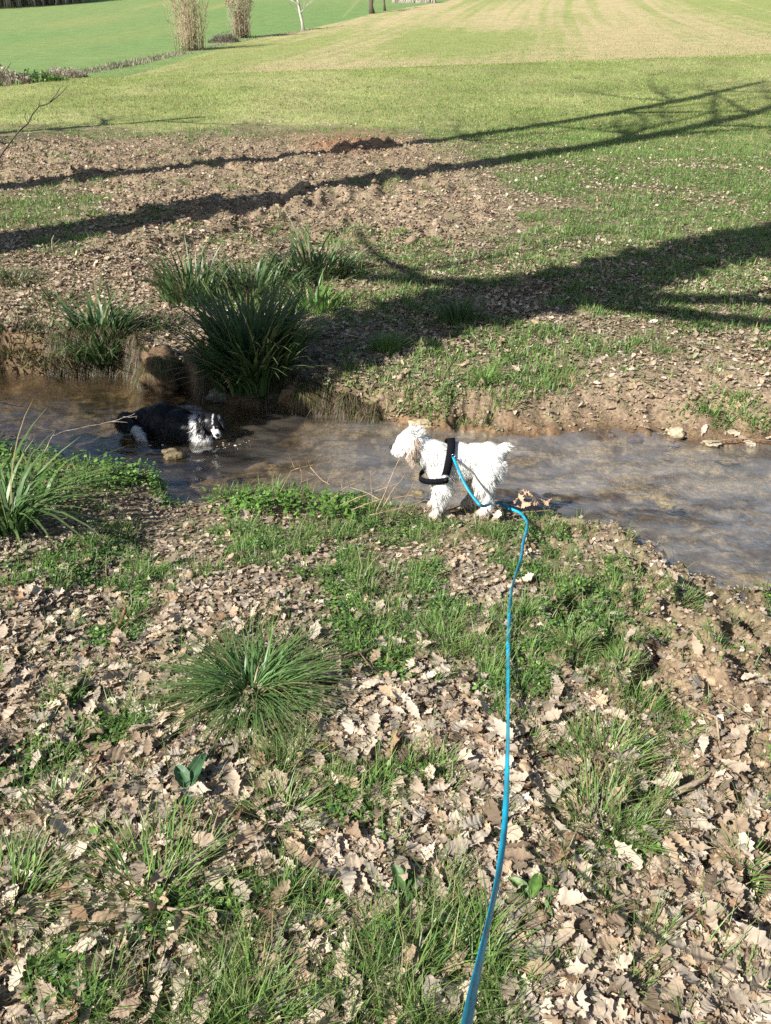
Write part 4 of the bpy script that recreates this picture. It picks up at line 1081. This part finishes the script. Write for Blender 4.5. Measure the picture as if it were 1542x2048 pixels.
stick("bare_twig", "leafless twig standing against the shadow at the far left bank", [(105, 500, 8), (104, 480, 8), (108, 470, 8)], .008, (.3, .24, .18), "twig", seed=24, forks=[(.3, (120, 478, 8))], absolute=True)

# ------------------------------------------------------------------ stones
import bmesh
def stone(label, px, py, sx, sy, sz, col, seed, group="stones at the stream edge", z=None, name="stone"):
    amp = .95 if name == 'earth_lump' else .55
    x, y, z0 = at(px, py); z0 = z0 if z is None else z
    bm = bmesh.new(); bmesh.ops.create_icosphere(bm, subdivisions=4, radius=1); rg = np.random.default_rng(seed)
    V = np.array([v.co[:] for v in bm.verts]); F = np.array([[v.index for v in f.verts] for f in bm.faces]); bm.free()
    n = fbm(V[:, 0] * 1.3 + seed, V[:, 1] * 1.3 + V[:, 2] * 1.1, 4, seed) + .4 * fbm(V[:, 2] * 2.5 + seed, V[:, 0] * 2 - V[:, 1], 3, seed + 1)
    V = np.sign(V) * np.abs(V) ** .85 * (1 + amp * n)[:, None] * np.array([sx, sy, sz])
    c = np.array(col) * (1 + .5 * fbm(V[:, 0] * 40, V[:, 2] * 60 + V[:, 1] * 30, 3, seed))[:, None]
    c = np.where((V[:, 2] < -.1 * sz)[:, None], c * .6, c)
    b = Batch(); b.add(V, F, c)
    return obj(name, b.mesh(name, M_STONE), label=label, cat="stone", group=group, loc=(x, y, z0 + sz * .25))
stone("pale cream block stone on the far water edge at the right, largest there", 1352, 868, .055, .05, .045, (.50, .42, .28), 1)
stone("long pale stone lying low just right of the cream block stone", 1425, 888, .055, .035, .022, (.44, .38, .26), 2)
stone("pale flat stone set back in the mud above the long stone", 1468, 866, .045, .03, .018, (.46, .39, .27), 3)
stone("small pale stone at the right end of the row of edge stones", 1500, 890, .035, .03, .022, (.50, .43, .31), 4)
stone("round dark wet stone in the water below the cream block stone", 1345, 897, .028, .025, .025, (.13, .11, .12), 5, z=WATER - .012)
stone("dark stone breaking the surface near the far edge, largest in the water", 1268, 882, .05, .035, .02, (.16, .13, .13), 6, z=WATER - .012)
stone("small dark stone left of the largest dark one in the water", 1222, 876, .022, .02, .016, (.15, .13, .12), 7, z=WATER - .008)
stone("brown wet rock at the near edge of the pool, below the black dog", 355, 990, .06, .045, .04, (.19, .15, .085), 8, z=WATER + .0)
stone("mossy flat stone in the shallows in front of the white dog", 838, 1010, .05, .03, .02, (.27, .22, .11), 9, z=WATER - .012)
stone("flat pale slab under the far bank behind the white dog's head", 845, 848, .09, .05, .035, (.43, .34, .21), 10, z=WATER + .01)
stone("yellowish stone half under water near the muddy corner", 1330, 1035, .055, .04, .022, (.33, .27, .14), 11, z=WATER - .02)
stone("flat submerged stone at the right edge of the stream", 1450, 930, .07, .04, .02, (.3, .24, .14), 12, z=WATER - .018)
stone("grey-green lump of tufa hanging with moss under the largest sedge", 560, 790, .10, .06, .07, (.16, .18, .12), 13, z=WATER + .04)
stone("grey mossy lump at the waterline left end of the largest sedge", 440, 800, .09, .05, .055, (.17, .18, .13), 14, z=WATER + .02)
# earth lumps of the undercut bank
def earth_lump(label, px, py, sx, sy, sz, seed):
    o = stone(label, px, py, sx, sy, sz, (.17, .115, .07), seed, "earth lumps of the undercut bank", name="earth_lump"); o["category"] = "earth lump"
    o.data.materials[0] = M_CLOD
    o.location.z = WATER + sz * .55
    rg = np.random.default_rng(seed); n = 1300; a = rg.uniform(0, 6.28, n); r = rg.uniform(.2, 1, n)
    bx = sx * r * np.cos(a); by = sy * r * np.sin(a) - .01; top = sz * np.sqrt(np.clip(1 - r ** 2 * .9, 0, 1)) * .95
    b = Batch(); V, F, C = blades(np.stack([bx, by, top], -1), a, rg.uniform(.05, .17, n), rg.uniform(.002, .005, n), rg.uniform(.2, .8, n), rg.uniform(1.2, 2.3, n), np.array([(.13, .20, .05), (.30, .24, .12), (.22, .15, .09), (.16, .11, .07)])[rg.integers(0, 4, n)], 4)
    b.add(V, F, C); obj("grass_fringe", b.mesh("grass_fringe", M_GRASS), o)
earth_lump("big rounded earth lump between the left and the largest sedge", 325, 745, .15, .10, .17, 22)
earth_lump("root-covered earth foot at the right under the largest sedge", 610, 808, .14, .09, .10, 24)

def bank_fringe():
    rg = np.random.default_rng(63); n = 22000; x = rg.uniform(-3.6, -.05, n); u = rg.random(n)
    x = x[fbm(x * 3, x * 0 + 3, 2, 67) > -.12]; n = len(x); u = u[:n]
    y = yF(x) + .0 + u * .13; z = height(x, y)
    b = Batch(); cols = np.array([(.16, .11, .07), (.26, .20, .12), (.09, .065, .045), (.09, .15, .04), (.12, .085, .05)])
    V, F, C = blades(np.stack([x, y, z + .004], -1), rg.normal(-1.57, .7, n), rg.uniform(.05, .24, n), rg.uniform(.002, .006, n), rg.uniform(.25, .8, n), rg.uniform(1.0, 2.3, n), cols[rg.integers(0, 5, n)] * rg.uniform(.7, 1.2, (n, 1)), 4)
    b.add(V, F, C)
    obj("bank_roots", b.mesh("bank_roots", M_GRASS), label="brown roots and dry grass hanging over the undercut earth bank", cat="roots", kind="stuff")
bank_fringe()

# cluster of dry oak leaves on a twig by the lead
def leaf_spray():
    x, y, z = at(1065, 1035); rg = np.random.default_rng(4)
    y -= .03; z += .02
    t = thing("oak_spray", "twig with a cluster of rusty dry oak leaves, on the water edge beside the lead", "oak twig", (x, y, z))
    for k in range(13):
        i = int(rg.integers(0, len(LEAVES))); V, F = LEAVES[i]
        Rm = rot_mats(np.array([rg.uniform(0, 6.28)]), np.array([rg.uniform(.3, 1.5)]), np.array([rg.uniform(0, 6.28)]))
        px_, pz = rg.uniform(-.11, .08), rg.uniform(.04, .13)
        if k > 9: px_, pz = rg.uniform(-.28, -.18), rg.uniform(.01, .05)
        V2, F2, C = scatter(V, F, np.array([[px_, rg.uniform(-.03, .04), pz]]), Rm, np.array([rg.uniform(.05, .078)]), np.array([[.62, .42, .28]]) * rg.uniform(.65, 1.15))
        b = Batch(); b.add(V2, F2, C); obj("leaf", b.mesh("leaf", M_LEAF), t)
    b = Batch(); tube(b, [(-.3, 0, .01), (-.1, 0, .03), (.08, .01, .04), (.15, .0, .05)], [.004, .004, .003, .002], (.2, .14, .1), 5, 1); obj("twig", b.mesh("twig", M_BARK), t)
leaf_spray()

# ------------------------------------------------------------------ dogs
def ell(bm, c, r, rot=None):
    M = Matrix.Translation(Vector(c)) @ (rot.to_4x4() if rot is not None else Matrix.Identity(4)) @ Matrix.Diagonal((r[0], r[1], r[2], 1))
    bmesh.ops.create_icosphere(bm, subdivisions=3, radius=1, matrix=M)
def limb(bm, pts):
    """chain of overlapping balls of changing radius: (x,y,z,r)"""
    for a, b in zip(pts[:-1], pts[1:]):
        va, vb = Vector(a[:3]), Vector(b[:3]); n = max(2, int((va - vb).length / (min(a[3], b[3]) * .35)) + 1)
        for i in range(n + 1):
            t = i / n; bmesh.ops.create_icosphere(bm, subdivisions=2, radius=a[3] * (1 - t) + b[3] * t, matrix=Matrix.Translation(va.lerp(vb, t)))
def remeshed(bm, vox, smooth=8):
    me = bpy.data.meshes.new("tmp"); bm.to_mesh(me); bm.free(); o = bpy.data.objects.new("tmp", me); COL.objects.link(o)
    m = o.modifiers.new("r", 'REMESH'); m.mode = 'VOXEL'; m.voxel_size = vox
    s = o.modifiers.new("s", 'SMOOTH'); s.iterations = smooth; s.factor = .5
    dg = bpy.context.evaluated_depsgraph_get(); dg.update(); ev = o.evaluated_get(dg); out = bpy.data.meshes.new_from_object(ev)
    bpy.data.objects.remove(o); bpy.data.meshes.remove(me); out.shade_smooth(); return out
def arrays(me):
    V = np.empty(len(me.vertices) * 3, np.float32); me.vertices.foreach_get("co", V); V = V.reshape(-1, 3).astype(float)
    N_ = np.empty(len(me.vertices) * 3, np.float32); me.vertex_normals.foreach_get("vector", N_); return V, N_.reshape(-1, 3).astype(float)
def paint(me, colf):
    V, _ = arrays(me); a = me.color_attributes.new("tint", 'FLOAT_COLOR', 'POINT'); c = np.ones((len(V), 4), np.float32); c[:, :3] = colf(V); a.data.foreach_set("color", c.ravel())
def fur(me, n, lenf, dirf, width, colf, rg, lift=.45, segs=3, clumpn=5):
    """locks of hair as thin tapering strips rooted on the skin"""
    V, N_ = arrays(me)
    i = rg.integers(0, len(V), n); P = V[i] + rg.normal(0, .0015, (n, 3)); Nn = N_[i]
    # clumps share a direction
    D = dirf(P, Nn); cn = np.stack([fbm(P[:, 0] * 45 + k * 9, P[:, 1] * 45 + P[:, 2] * 45, 2, 500 + k) for k in range(3)], -1)
    D = D + cn * 1.1 + rg.normal(0, .16, (n, 3)); D = D - Nn * np.minimum(np.sum(D * Nn, 1), 0)[:, None]
    D = D / (np.linalg.norm(D, axis=1, keepdims=True) + 1e-6)
    L = lenf(P) * rg.uniform(.6, 1.15, n)
    S = segs + 1; t = np.linspace(0, 1, S)[None, :, None]
    C0 = P[:, None, :] - Nn[:, None, :] * .002 + L[:, None, None] * (Nn[:, None, :] * lift * (t - .55 * t ** 2) * 1.4 + D[:, None, :] * (t ** 1.3) * .9) + np.array([0, 0, -1.0]) * (L[:, None, None] * .18 * t ** 2)
    Wd = np.cross(D, Nn); Wd /= (np.linalg.norm(Wd, axis=1, keepdims=True) + 1e-6)
    w = width * rg.uniform(.6, 1.3, n)[:, None, None] * np.clip(1.05 - t ** 1.8, .05, 1)
    A = C0 - Wd[:, None, :] * w; B_ = C0 + Wd[:, None, :] * w
    VV = np.stack([A, B_], 2).reshape(-1, 3); k = (np.arange(n) * S * 2)[:, None] + (np.arange(segs) * 2)[None, :]
    F = np.stack([k, k + 1, k + 3, k + 2], -1).reshape(-1, 4); C = np.repeat((colf(P) * rg.uniform(.88, 1.1, (n, 1)))[:, None, :], S * 2, 1).reshape(-1, 3)
    return VV, F, C

def white_dog():
    gx, gy, gzv = at(915, 1041)
    gx = (915 - 771) / FPX * 3.72
    loc = Vector((gx, gy, gzv + .0))
    t = thing("white_dog", "shaggy white dog in a black harness standing at the water edge, looking left", "dog", loc)
    rg = np.random.default_rng(91)
    bm = bmesh.new(); Y = .075
    ell(bm, (-.075, Y, .285), (.088, .078, .098)); ell(bm, (.01, Y, .296), (.10, .075, .090)); ell(bm, (.10, Y, .306), (.09, .068, .075)); ell(bm, (.16, Y, .305), (.078, .075, .08))
    limb(bm, [(-.09, Y, .315, .078), (-.18, Y, .365, .064)])
    ell(bm, (-.215, Y - .005, .398), (.070, .062, .066)); ell(bm, (-.25, Y + .004, .385), (.050, .05, .050))
    limb(bm, [(-.250, Y + .006, .372, .050), (-.282, Y + .018, .345, .036)]); ell(bm, (-.212, Y, .425), (.050, .050, .042))
    # near fore leg, far fore leg
    limb(bm, [(-.085, .03, .245, .052), (-.062, .012, .170, .043), (-.086, .004, .085, .025), (-.094, .002, .03, .022), (-.112, .0, .018, .021)])
    limb(bm, [(-.09, .12, .255, .05), (-.075, .135, .175, .038), (-.085, .14, .085, .024), (-.09, .14, .03, .022), (-.112, .14, .018, .02)])
    # near hind, far hind: thigh, knee, hock behind, shank, paw
    limb(bm, [(.165, .03, .275, .072), (.135, .012, .195, .052), (.165, .006, .11, .028), (.148, .004, .045, .022), (.120, .0, .018, .021)])
    limb(bm, [(.15, .12, .27, .06), (.085, .14, .19, .044), (.115, .145, .11, .024), (.09, .145, .045, .022), (.062, .145, .018, .02)])
    limb(bm, [(.205, Y, .335, .026), (.236, Y, .358, .027), (.255, Y, .356, .02)])
    body = remeshed(bm, .0065, 6)
    def bc(P):
        x, y, z = P[:, 0], P[:, 1], P[:, 2]
        c = np.broadcast_to(np.array([.90, .88, .84]), P.shape).copy()
        low = sstep(.085, .02, z); c = mixc(c, np.array([.58, .44, .31]), low * .75)
        bel_shade = sstep(.24, .19, z) * (x > -.03) * (x < .1); c = mixc(c, np.array([.62, .53, .44]), bel_shade * .6)  # beige tint puts the shade under the body into the belly fur
        return c
    paint(body, bc); body.materials.append(M_FUR)
    bo = obj("body", body, t)
    def dirf(P, Nn):
        x = P[:, 0]; d = np.stack([np.full(len(P), .55), np.zeros(len(P)), -.75 * np.ones(len(P))], -1)
        head = x < -.18; d[head] = [.35, -.05, -.35]
        top = (x < -.17) & (P[:, 2] > .43); d[top] = [.6, -.1, .55]
        mz = (x < -.255); d[mz] = [-.1, -.1, -.8]
        leg = P[:, 2] < .2; d[leg] = [.25, -.1, -.85]
        tail = x > .225; d[tail] = [.8, 0, .2]
        return d
    def lenf(P):
        x, z = P[:, 0], P[:, 2]; L = np.full(len(P), .030); L[x < -.17] = .030; L[x < -.255] = .013; L[z < .2] = .030; L[z < .05] = .016; L[x > .225] = .024; return L
    V, F, C = fur(body, 52000, lenf, dirf, .0016, bc, rg, .20)
    b = Batch(); b.add(V, F, C); obj("fur", b.mesh("fur", M_FUR), t)
    # hanging ear with long cream hair
    for side in (-1, 1):
        bm = bmesh.new(); cy = Y - .005 + side * .058
        limb(bm, [(-.205, cy - side * .008, .42, .016), (-.208, cy + side * .004, .385, .022), (-.210, cy + side * .005, .352, .022), (-.214, cy, .330, .015)])
        for v in bm.verts: v.co.y = cy + (v.co.y - cy) * .5
        em = remeshed(bm, .005, 3)
        ec = lambda P: mixc(np.broadcast_to(np.array([.80, .71, .62]), P.shape), np.array([.60, .47, .37]), np.clip(.45 + 1.4 * fbm(P[:, 0] * 30, P[:, 2] * 12, 2, 7) + sstep(-.22, -.19, P[:, 0]) * .35, 0, 1))
        paint(em, ec); em.materials.append(M_FUR); eo = obj("ear", em, t)
        V, F, C = fur(em, 1500, lambda P: np.full(len(P), .042), lambda P, Nn: np.tile(np.array([[-.12, side * .12, -.95]]), (len(P), 1)), .0017, ec, rg, .12)
        b = Batch(); b.add(V, F, C); obj("ear_fur", b.mesh("ear_fur", M_FUR), eo)
    dm, nt, bs = nodemat("dark_nose"); bs.inputs["Base Color"].default_value = (.02, .018, .018, 1); bs.inputs["Roughness"].default_value = .3
    bm = bmesh.new(); ell(bm, (-.320, Y + .026, .352), (.010, .011, .009)); me = bpy.data.meshes.new("nose"); bm.to_mesh(me); bm.free(); me.materials.append(dm); me.shade_smooth(); obj("nose", me, t)
    for s in (-1, 1):
        bm = bmesh.new(); ell(bm, (-.276, Y + .012 + s * .030, .402), (.007, .007, .007)); me = bpy.data.meshes.new("eye"); bm.to_mesh(me); bm.free(); me.materials.append(dm); me.shade_smooth(); obj("eye", me, t)
    # harness: girth band, chest band, back handle, ring
    hm, nt, bs = nodemat("black_webbing"); bs.inputs["Base Color"].default_value = (.008, .008, .012, 1); bs.inputs["Roughness"].default_value = .85; bs.inputs['Specular IOR Level'].default_value = .12
    wv = nt.nodes.new("ShaderNodeTexWave"); wv.inputs["Scale"].default_value = 120; bp = nt.nodes.new("ShaderNodeBump"); bp.inputs["Strength"].default_value = .4; bp.inputs["Distance"].default_value = .002
    nt.links.new(wv.outputs["Fac"], bp.inputs["Height"]); nt.links.new(bp.outputs[0], bs.inputs["Normal"])
    hr = bpy.data.objects.new("harness", None); COL.objects.link(hr); hr.parent = t
    def band(name, pts, wv_, th=.004, side=None):
        """closed or open strap: centre points and across vectors"""
        V = []; n = len(pts)
        for (p, w, nn) in pts:
            p, w, nn = Vector(p), Vector(w).normalized() * wv_ / 2, Vector(nn).normalized() * th
            V += [p - w, p + w, p + w + nn, p - w + nn]
        F = [[i * 4 + k, i * 4 + (k + 1) % 4, (i + 1) * 4 + (k + 1) % 4, (i + 1) * 4 + k] for i in range(n - 1) for k in range(4)] + [[0, 1, 2, 3][::-1], [(n - 1) * 4 + k for k in range(4)]]
        me = mesh(name, np.array([v[:] for v in V]), np.array(F), None, hm, False); return obj(name, me, hr)
    pts = []
    for i in range(41):
        a = 2 * math.pi * i / 40; yy, zz = math.cos(a), math.sin(a); w = .004 * math.sin(a * 3)
        pts.append(((-.048 + .022 * zz, Y + .099 * yy, .287 + .113 * zz), (1, 0, .1), (0, yy, zz)))
    band("girth_strap", pts, .040)
    pts = []
    for i in range(25):
        a = math.pi * i / 24; yy, xx = -math.cos(a), -math.sin(a)
        pts.append(((-.040 + .135 * xx, Y + .108 * yy, .235 - .035 * (-xx)), (0, 0, 1), (xx, yy, 0)))
    band("chest_strap", pts, .030, .005)
    return t, loc
WD, WLOC = white_dog()

def black_dog():
    x, y = on_plane(350, 876); loc = Vector((x, y, WATER - .032))
    t = thing("black_and_white_dog", "black and white long-haired dog wading belly-deep in the stream, facing right", "dog", loc)
    rg = np.random.default_rng(93); bm = bmesh.new()
    ell(bm, (-.20, .14, .075), (.115, .10, .125)); ell(bm, (-.10, .12, .10), (.13, .11, .135)); ell(bm, (.02, .08, .085), (.13, .11, .12)); ell(bm, (.11, .04, .07), (.10, .10, .115))
    limb(bm, [(.12, .03, .10, .085), (.20, .0, .12, .075), (.245, -.02, .135, .06)]); ell(bm, (.205, -.01, .03), (.085, .08, .10))
    ell(bm, (.262, -.030, .152), (.078, .070, .068)); ell(bm, (.285, -.062, .138), (.05, .048, .046))
    limb(bm, [(.297, -.082, .125, .033), (.318, -.130, .102, .025)])
    for (lx, ly) in ((.10, -.02), (.13, .10), (-.22, .06), (-.19, .21)):
        limb(bm, [(lx, ly, .0, .045), (lx + .01, ly, -.10, .030), (lx + .02, ly, -.22, .022), (lx + .035, ly - .01, -.24, .024)])
    limb(bm, [(-.29, .14, .12, .035), (-.345, .09, .14, .045), (-.33, .02, .135, .046), (-.275, -.02, .125, .038)])
    body = remeshed(bm, .008, 6)
    Wc, Kc = np.array([.72, .71, .70]), np.array([.012, .012, .015])
    def bc(P):
        X, Yp, Z = P[:, 0], P[:, 1], P[:, 2]; c = np.broadcast_to(Kc, P.shape).copy(); j = .012 * fbm(X * 30, Z * 30, 2, 3)
        ruff = (np.abs(X - .172 - (.12 - Z) * .35 + j) < .024 + .45 * np.clip(.13 - Z, 0, .1)) & (X > .1) & (Yp < .09)
        chest = (Z < .075 + j) & (X > .165) & (X < .265) & (Yp < .03) & (Yp > -.12)
        c[(ruff | chest) & (Z > .03)] = Wc
        head = X > .235
        muz = head & (Yp < -.108) & (Z < .138)
        blaze = head & (np.abs(X - .292 + (Z - .12) * .1) < .0035) & (Yp < -.04) & (Z > .12)
        c[muz | blaze] = Wc
        lowm = head & (Yp < -.11) & (Z < .105); c[lowm] = Wc
        c[(X < -.2) & (Z < .02) & (Yp < .1)] = [.05, .035, .03]
        return c
    paint(body, bc); body.materials.append(M_BLACKFUR); obj("body", body, t)
    def dirf(P, Nn):
        d = np.tile(np.array([[-.55, -.05, -.55]]), (len(P), 1)); d[P[:, 0] > .235] = [-.35, .1, -.3]; d[P[:, 0] < -.3] = [-.2, -.5, -.5]; return d
    def lenf(P):
        L = np.full(len(P), .036); L[P[:, 0] > .235] = .014; L[(P[:, 1] < -.08)] = .006; L[(P[:, 0] > .12) & (P[:, 0] < .235)] = .05; L[P[:, 0] < -.28] = .045; return L
    V, F, C = fur(body, 17000, lenf, dirf, .0022, bc, rg, .22); ok = np.ones(len(V), bool)
    b = Batch(); b.add(V, F, C); obj("fur", b.mesh("fur", M_BLACKFUR), t)
    # white tail tip
    bm = bmesh.new(); limb(bm, [(-.29, -.015, .135, .026), (-.245, -.035, .10, .030), (-.205, -.05, .05, .026), (-.175, -.055, .0, .014), (-.165, -.055, -.02, .006)])
    tip = remeshed(bm, .006, 3); wc = lambda P: mixc(np.broadcast_to(Wc, P.shape), np.array([.3, .28, .26]), np.clip(fbm(P[:, 0] * 50, P[:, 2] * 15, 2, 4) * 1.2, 0, 1)); paint(tip, wc); tip.materials.append(M_FUR)
    to = obj("tail_tip", tip, t)
    V, F, C = fur(tip, 1500, lambda P: np.full(len(P), .03), lambda P, Nn: np.tile(np.array([[.6, -.1, -.75]]), (len(P), 1)), .002, wc, rg, .12); b = Batch(); b.add(V, F, C); obj("tail_fur", b.mesh("tail_fur", M_FUR), to)
    # folded ears
    for s, (ex, ey) in ((-1, (.212, -.06)), (1, (.322, -.04))):
        bm = bmesh.new(); limb(bm, [(ex, ey, .195, .022), (ex + s * .014, ey - .008, .160, .022), (ex + s * .022, ey - .012, .125, .014)]); em = remeshed(bm, .006, 2)
        kc = lambda P: np.broadcast_to(Kc, P.shape); paint(em, kc); em.materials.append(M_BLACKFUR); eo = obj("ear", em, t)
        V, F, C = fur(em, 700, lambda P: np.full(len(P), .026), lambda P, Nn: np.tile(np.array([[s * .3, -.1, -.8]]), (len(P), 1)), .002, kc, rg, .15); b = Batch(); b.add(V, F, C); obj("ear_fur", b.mesh("ear_fur", M_BLACKFUR), eo)
    dm, nt, bs = nodemat("wet_nose"); bs.inputs["Base Color"].default_value = (.012, .012, .014, 1); bs.inputs["Roughness"].default_value = .2
    bm = bmesh.new(); ell(bm, (.321, -.153, .113), (.014, .010, .012)); me = bpy.data.meshes.new("nose"); bm.to_mesh(me); bm.free(); me.materials.append(dm); me.shade_smooth(); obj("nose", me, t)
    em_, nt, bs = nodemat("brown_eye"); bs.inputs["Base Color"].default_value = (.10, .05, .02, 1); bs.inputs["Roughness"].default_value = .1
    for ex in (.262, .316):
        bm = bmesh.new(); ell(bm, (ex, -.103, .152), (.007, .006, .006)); me = bpy.data.meshes.new("eye"); bm.to_mesh(me); bm.free(); me.materials.append(em_); me.shade_smooth(); obj("eye", me, t)
    # grizzled brow patch
    return t
black_dog()

def foam():
    rg = np.random.default_rng(97); B = Batch(); bm = bmesh.new(); bmesh.ops.create_icosphere(bm, subdivisions=1, radius=1)
    iv = np.array([v.co[:] for v in bm.verts]); iF = np.array([[v.index for v in f.verts] for f in bm.faces]); bm.free()
    P = []
    for (cx, cy, sx, sy, n) in ((455, 896, 16, 3, 12), (505, 884, 18, 3, 12), (475, 876, 30, 8, 7), (315, 893, 12, 2, 4), (450, 888, 8, 3, 7)):
        for _ in range(n): P.append(on_plane(cx + rg.normal(0, sx), cy + rg.normal(0, sy)))
    P = np.array(P); n = len(P); s = rg.lognormal(math.log(.0034), .5, n)
    V, F, C = scatter(iv * [1.3, 1, .5], iF, np.stack([P[:, 0], P[:, 1], np.full(n, WATER + .003)], -1), rot_mats(rg.uniform(0, 6, n), np.zeros(n), np.zeros(n)), s, np.full((n, 3), .62)); B.add(V, F, C)
    m, nt, b = nodemat("foam"); b.inputs["Base Color"].default_value = (.7, .72, .74, 1); b.inputs["Roughness"].default_value = .25
    obj("water_bubbles", B.mesh("water_bubbles", m), label="scattered bubbles and splashes on the water by the swimming dog's muzzle", cat="bubbles", kind="stuff")
foam()

# ------------------------------------------------------------------ lead
def lead():
    P = [WLOC + Vector((-.022, -.022, .352))]
    for (px, py, dep) in ((917, 940, 3.62), (930, 968, 3.60), (948, 996, 3.58), (966, 1012, 3.58)): P.append(hit(px, py, dep))
    for (px, py, lift) in ((990, 1026, .05), (1018, 1034, .05), (1038, 1042, .05), (1050, 1057, .045), (1052, 1076, .045), (1044, 1108, .045), (1041, 1136, .05), (1028, 1176, .05), (1020, 1214, .06)):
        x, y, z = at(px, py); P.append(Vector((x, y, z + lift)))
    for (px, py, dep) in ((1017, 1270, 2.62), (1016, 1350, 2.38), (1016, 1440, 2.14), (1014, 1540, 1.92), (1010, 1640, 1.72), (998, 1740, 1.52), (980, 1830, 1.34), (960, 1920, 1.18), (944, 1990, 1.06), (930, 2060, .96), (908, 2150, .84)):
        P.append(hit(px, py, dep))
    # smooth
    Q = []
    for i in range(len(P) - 1):
        p0, p1, p2, p3 = P[max(i - 1, 0)], P[i], P[i + 1], P[min(i + 2, len(P) - 1)]
        for k in range(6):
            t = k / 6; Q.append(.5 * ((2 * p1) + (p2 - p0) * t + (2 * p0 - 5 * p1 + 4 * p2 - p3) * t * t + (-p0 + 3 * p1 - 3 * p2 + p3) * t ** 3))
    Q.append(P[-1]); n = len(Q); V = []; W = .0135; o = Q[0].copy()
    for i, q in enumerate(Q):
        d = (Q[min(i + 1, n - 1)] - Q[max(i - 1, 0)]).normalized(); s = i / n
        view = (Vector((0, 0, CAMZ)) - q).normalized(); side = d.cross(view).normalized(); nn = side.cross(d).normalized()
        tw = 1.25 * math.sin(s * 16.0 + .4) * float(sstep(1, .7, s)) * float(sstep(.42, .55, s)) + .25
        tw = float(tw)
        w = (side * math.cos(tw) + nn * math.sin(tw)) * W / 2; h = w.cross(d).normalized() * .0011
        V += [q - w - h - o, q + w - h - o, q + w + h - o, q - w + h - o]
    F = [[i * 4 + k, i * 4 + (k + 1) % 4, (i + 1) * 4 + (k + 1) % 4, (i + 1) * 4 + k] for i in range(n - 1) for k in range(4)] + [[3, 2, 1, 0], [(n - 1) * 4 + k for k in range(4)]]
    m, nt, b = nodemat("blue_webbing"); b.inputs["Base Color"].default_value = (.008, .42, .62, 1); b.inputs["Roughness"].default_value = .45; b.inputs["Specular IOR Level"].default_value = .4
    no = nt.nodes.new("ShaderNodeTexNoise"); no.inputs["Scale"].default_value = 900; bp = nt.nodes.new("ShaderNodeBump"); bp.inputs["Strength"].default_value = .35; bp.inputs["Distance"].default_value = .001
    nt.links.new(no.outputs[0], bp.inputs["Height"]); nt.links.new(bp.outputs[0], b.inputs["Normal"])
    n2 = nt.nodes.new("ShaderNodeTexNoise"); n2.inputs["Scale"].default_value = 14; n2.inputs["Detail"].default_value = 6; rp = nt.nodes.new("ShaderNodeValToRGB")
    rp.color_ramp.elements[0].position = .38; rp.color_ramp.elements[0].color = (.02, .25, .36, 1); rp.color_ramp.elements[1].position = .62; rp.color_ramp.elements[1].color = (.008, .43, .64, 1)
    tcx = nt.nodes.new("ShaderNodeTexCoord"); nt.links.new(tcx.outputs["Object"], n2.inputs["Vector"]); nt.links.new(n2.outputs[0], rp.inputs[0]); nt.links.new(rp.outputs[0], b.inputs["Base Color"])
    t = thing("dog_lead", "long bright blue flat lead running from the white dog's harness towards the camera", "dog lead", o)
    obj("strap", mesh("strap", np.array([v[:] for v in V]), np.array(F), None, m, False), t)
    m2, nt, b2 = nodemat("clip_metal"); b2.inputs["Base Color"].default_value = (.5, .5, .52, 1); b2.inputs["Metallic"].default_value = 1; b2.inputs["Roughness"].default_value = .3
    B = Batch(); ring = [(.008 * math.cos(a), -.004, .008 * math.sin(a) + .006) for a in np.linspace(0, 6.283, 13)]; tube(B, ring, [.0018] * 13, (.5, .5, .5), 6, 1)
    tube(B, [(0, -.002, 0), (.006, -.004, -.022)], [.004, .0035], (.5, .5, .5), 8, 1); obj("clip", B.mesh("clip", m2), t)
lead()
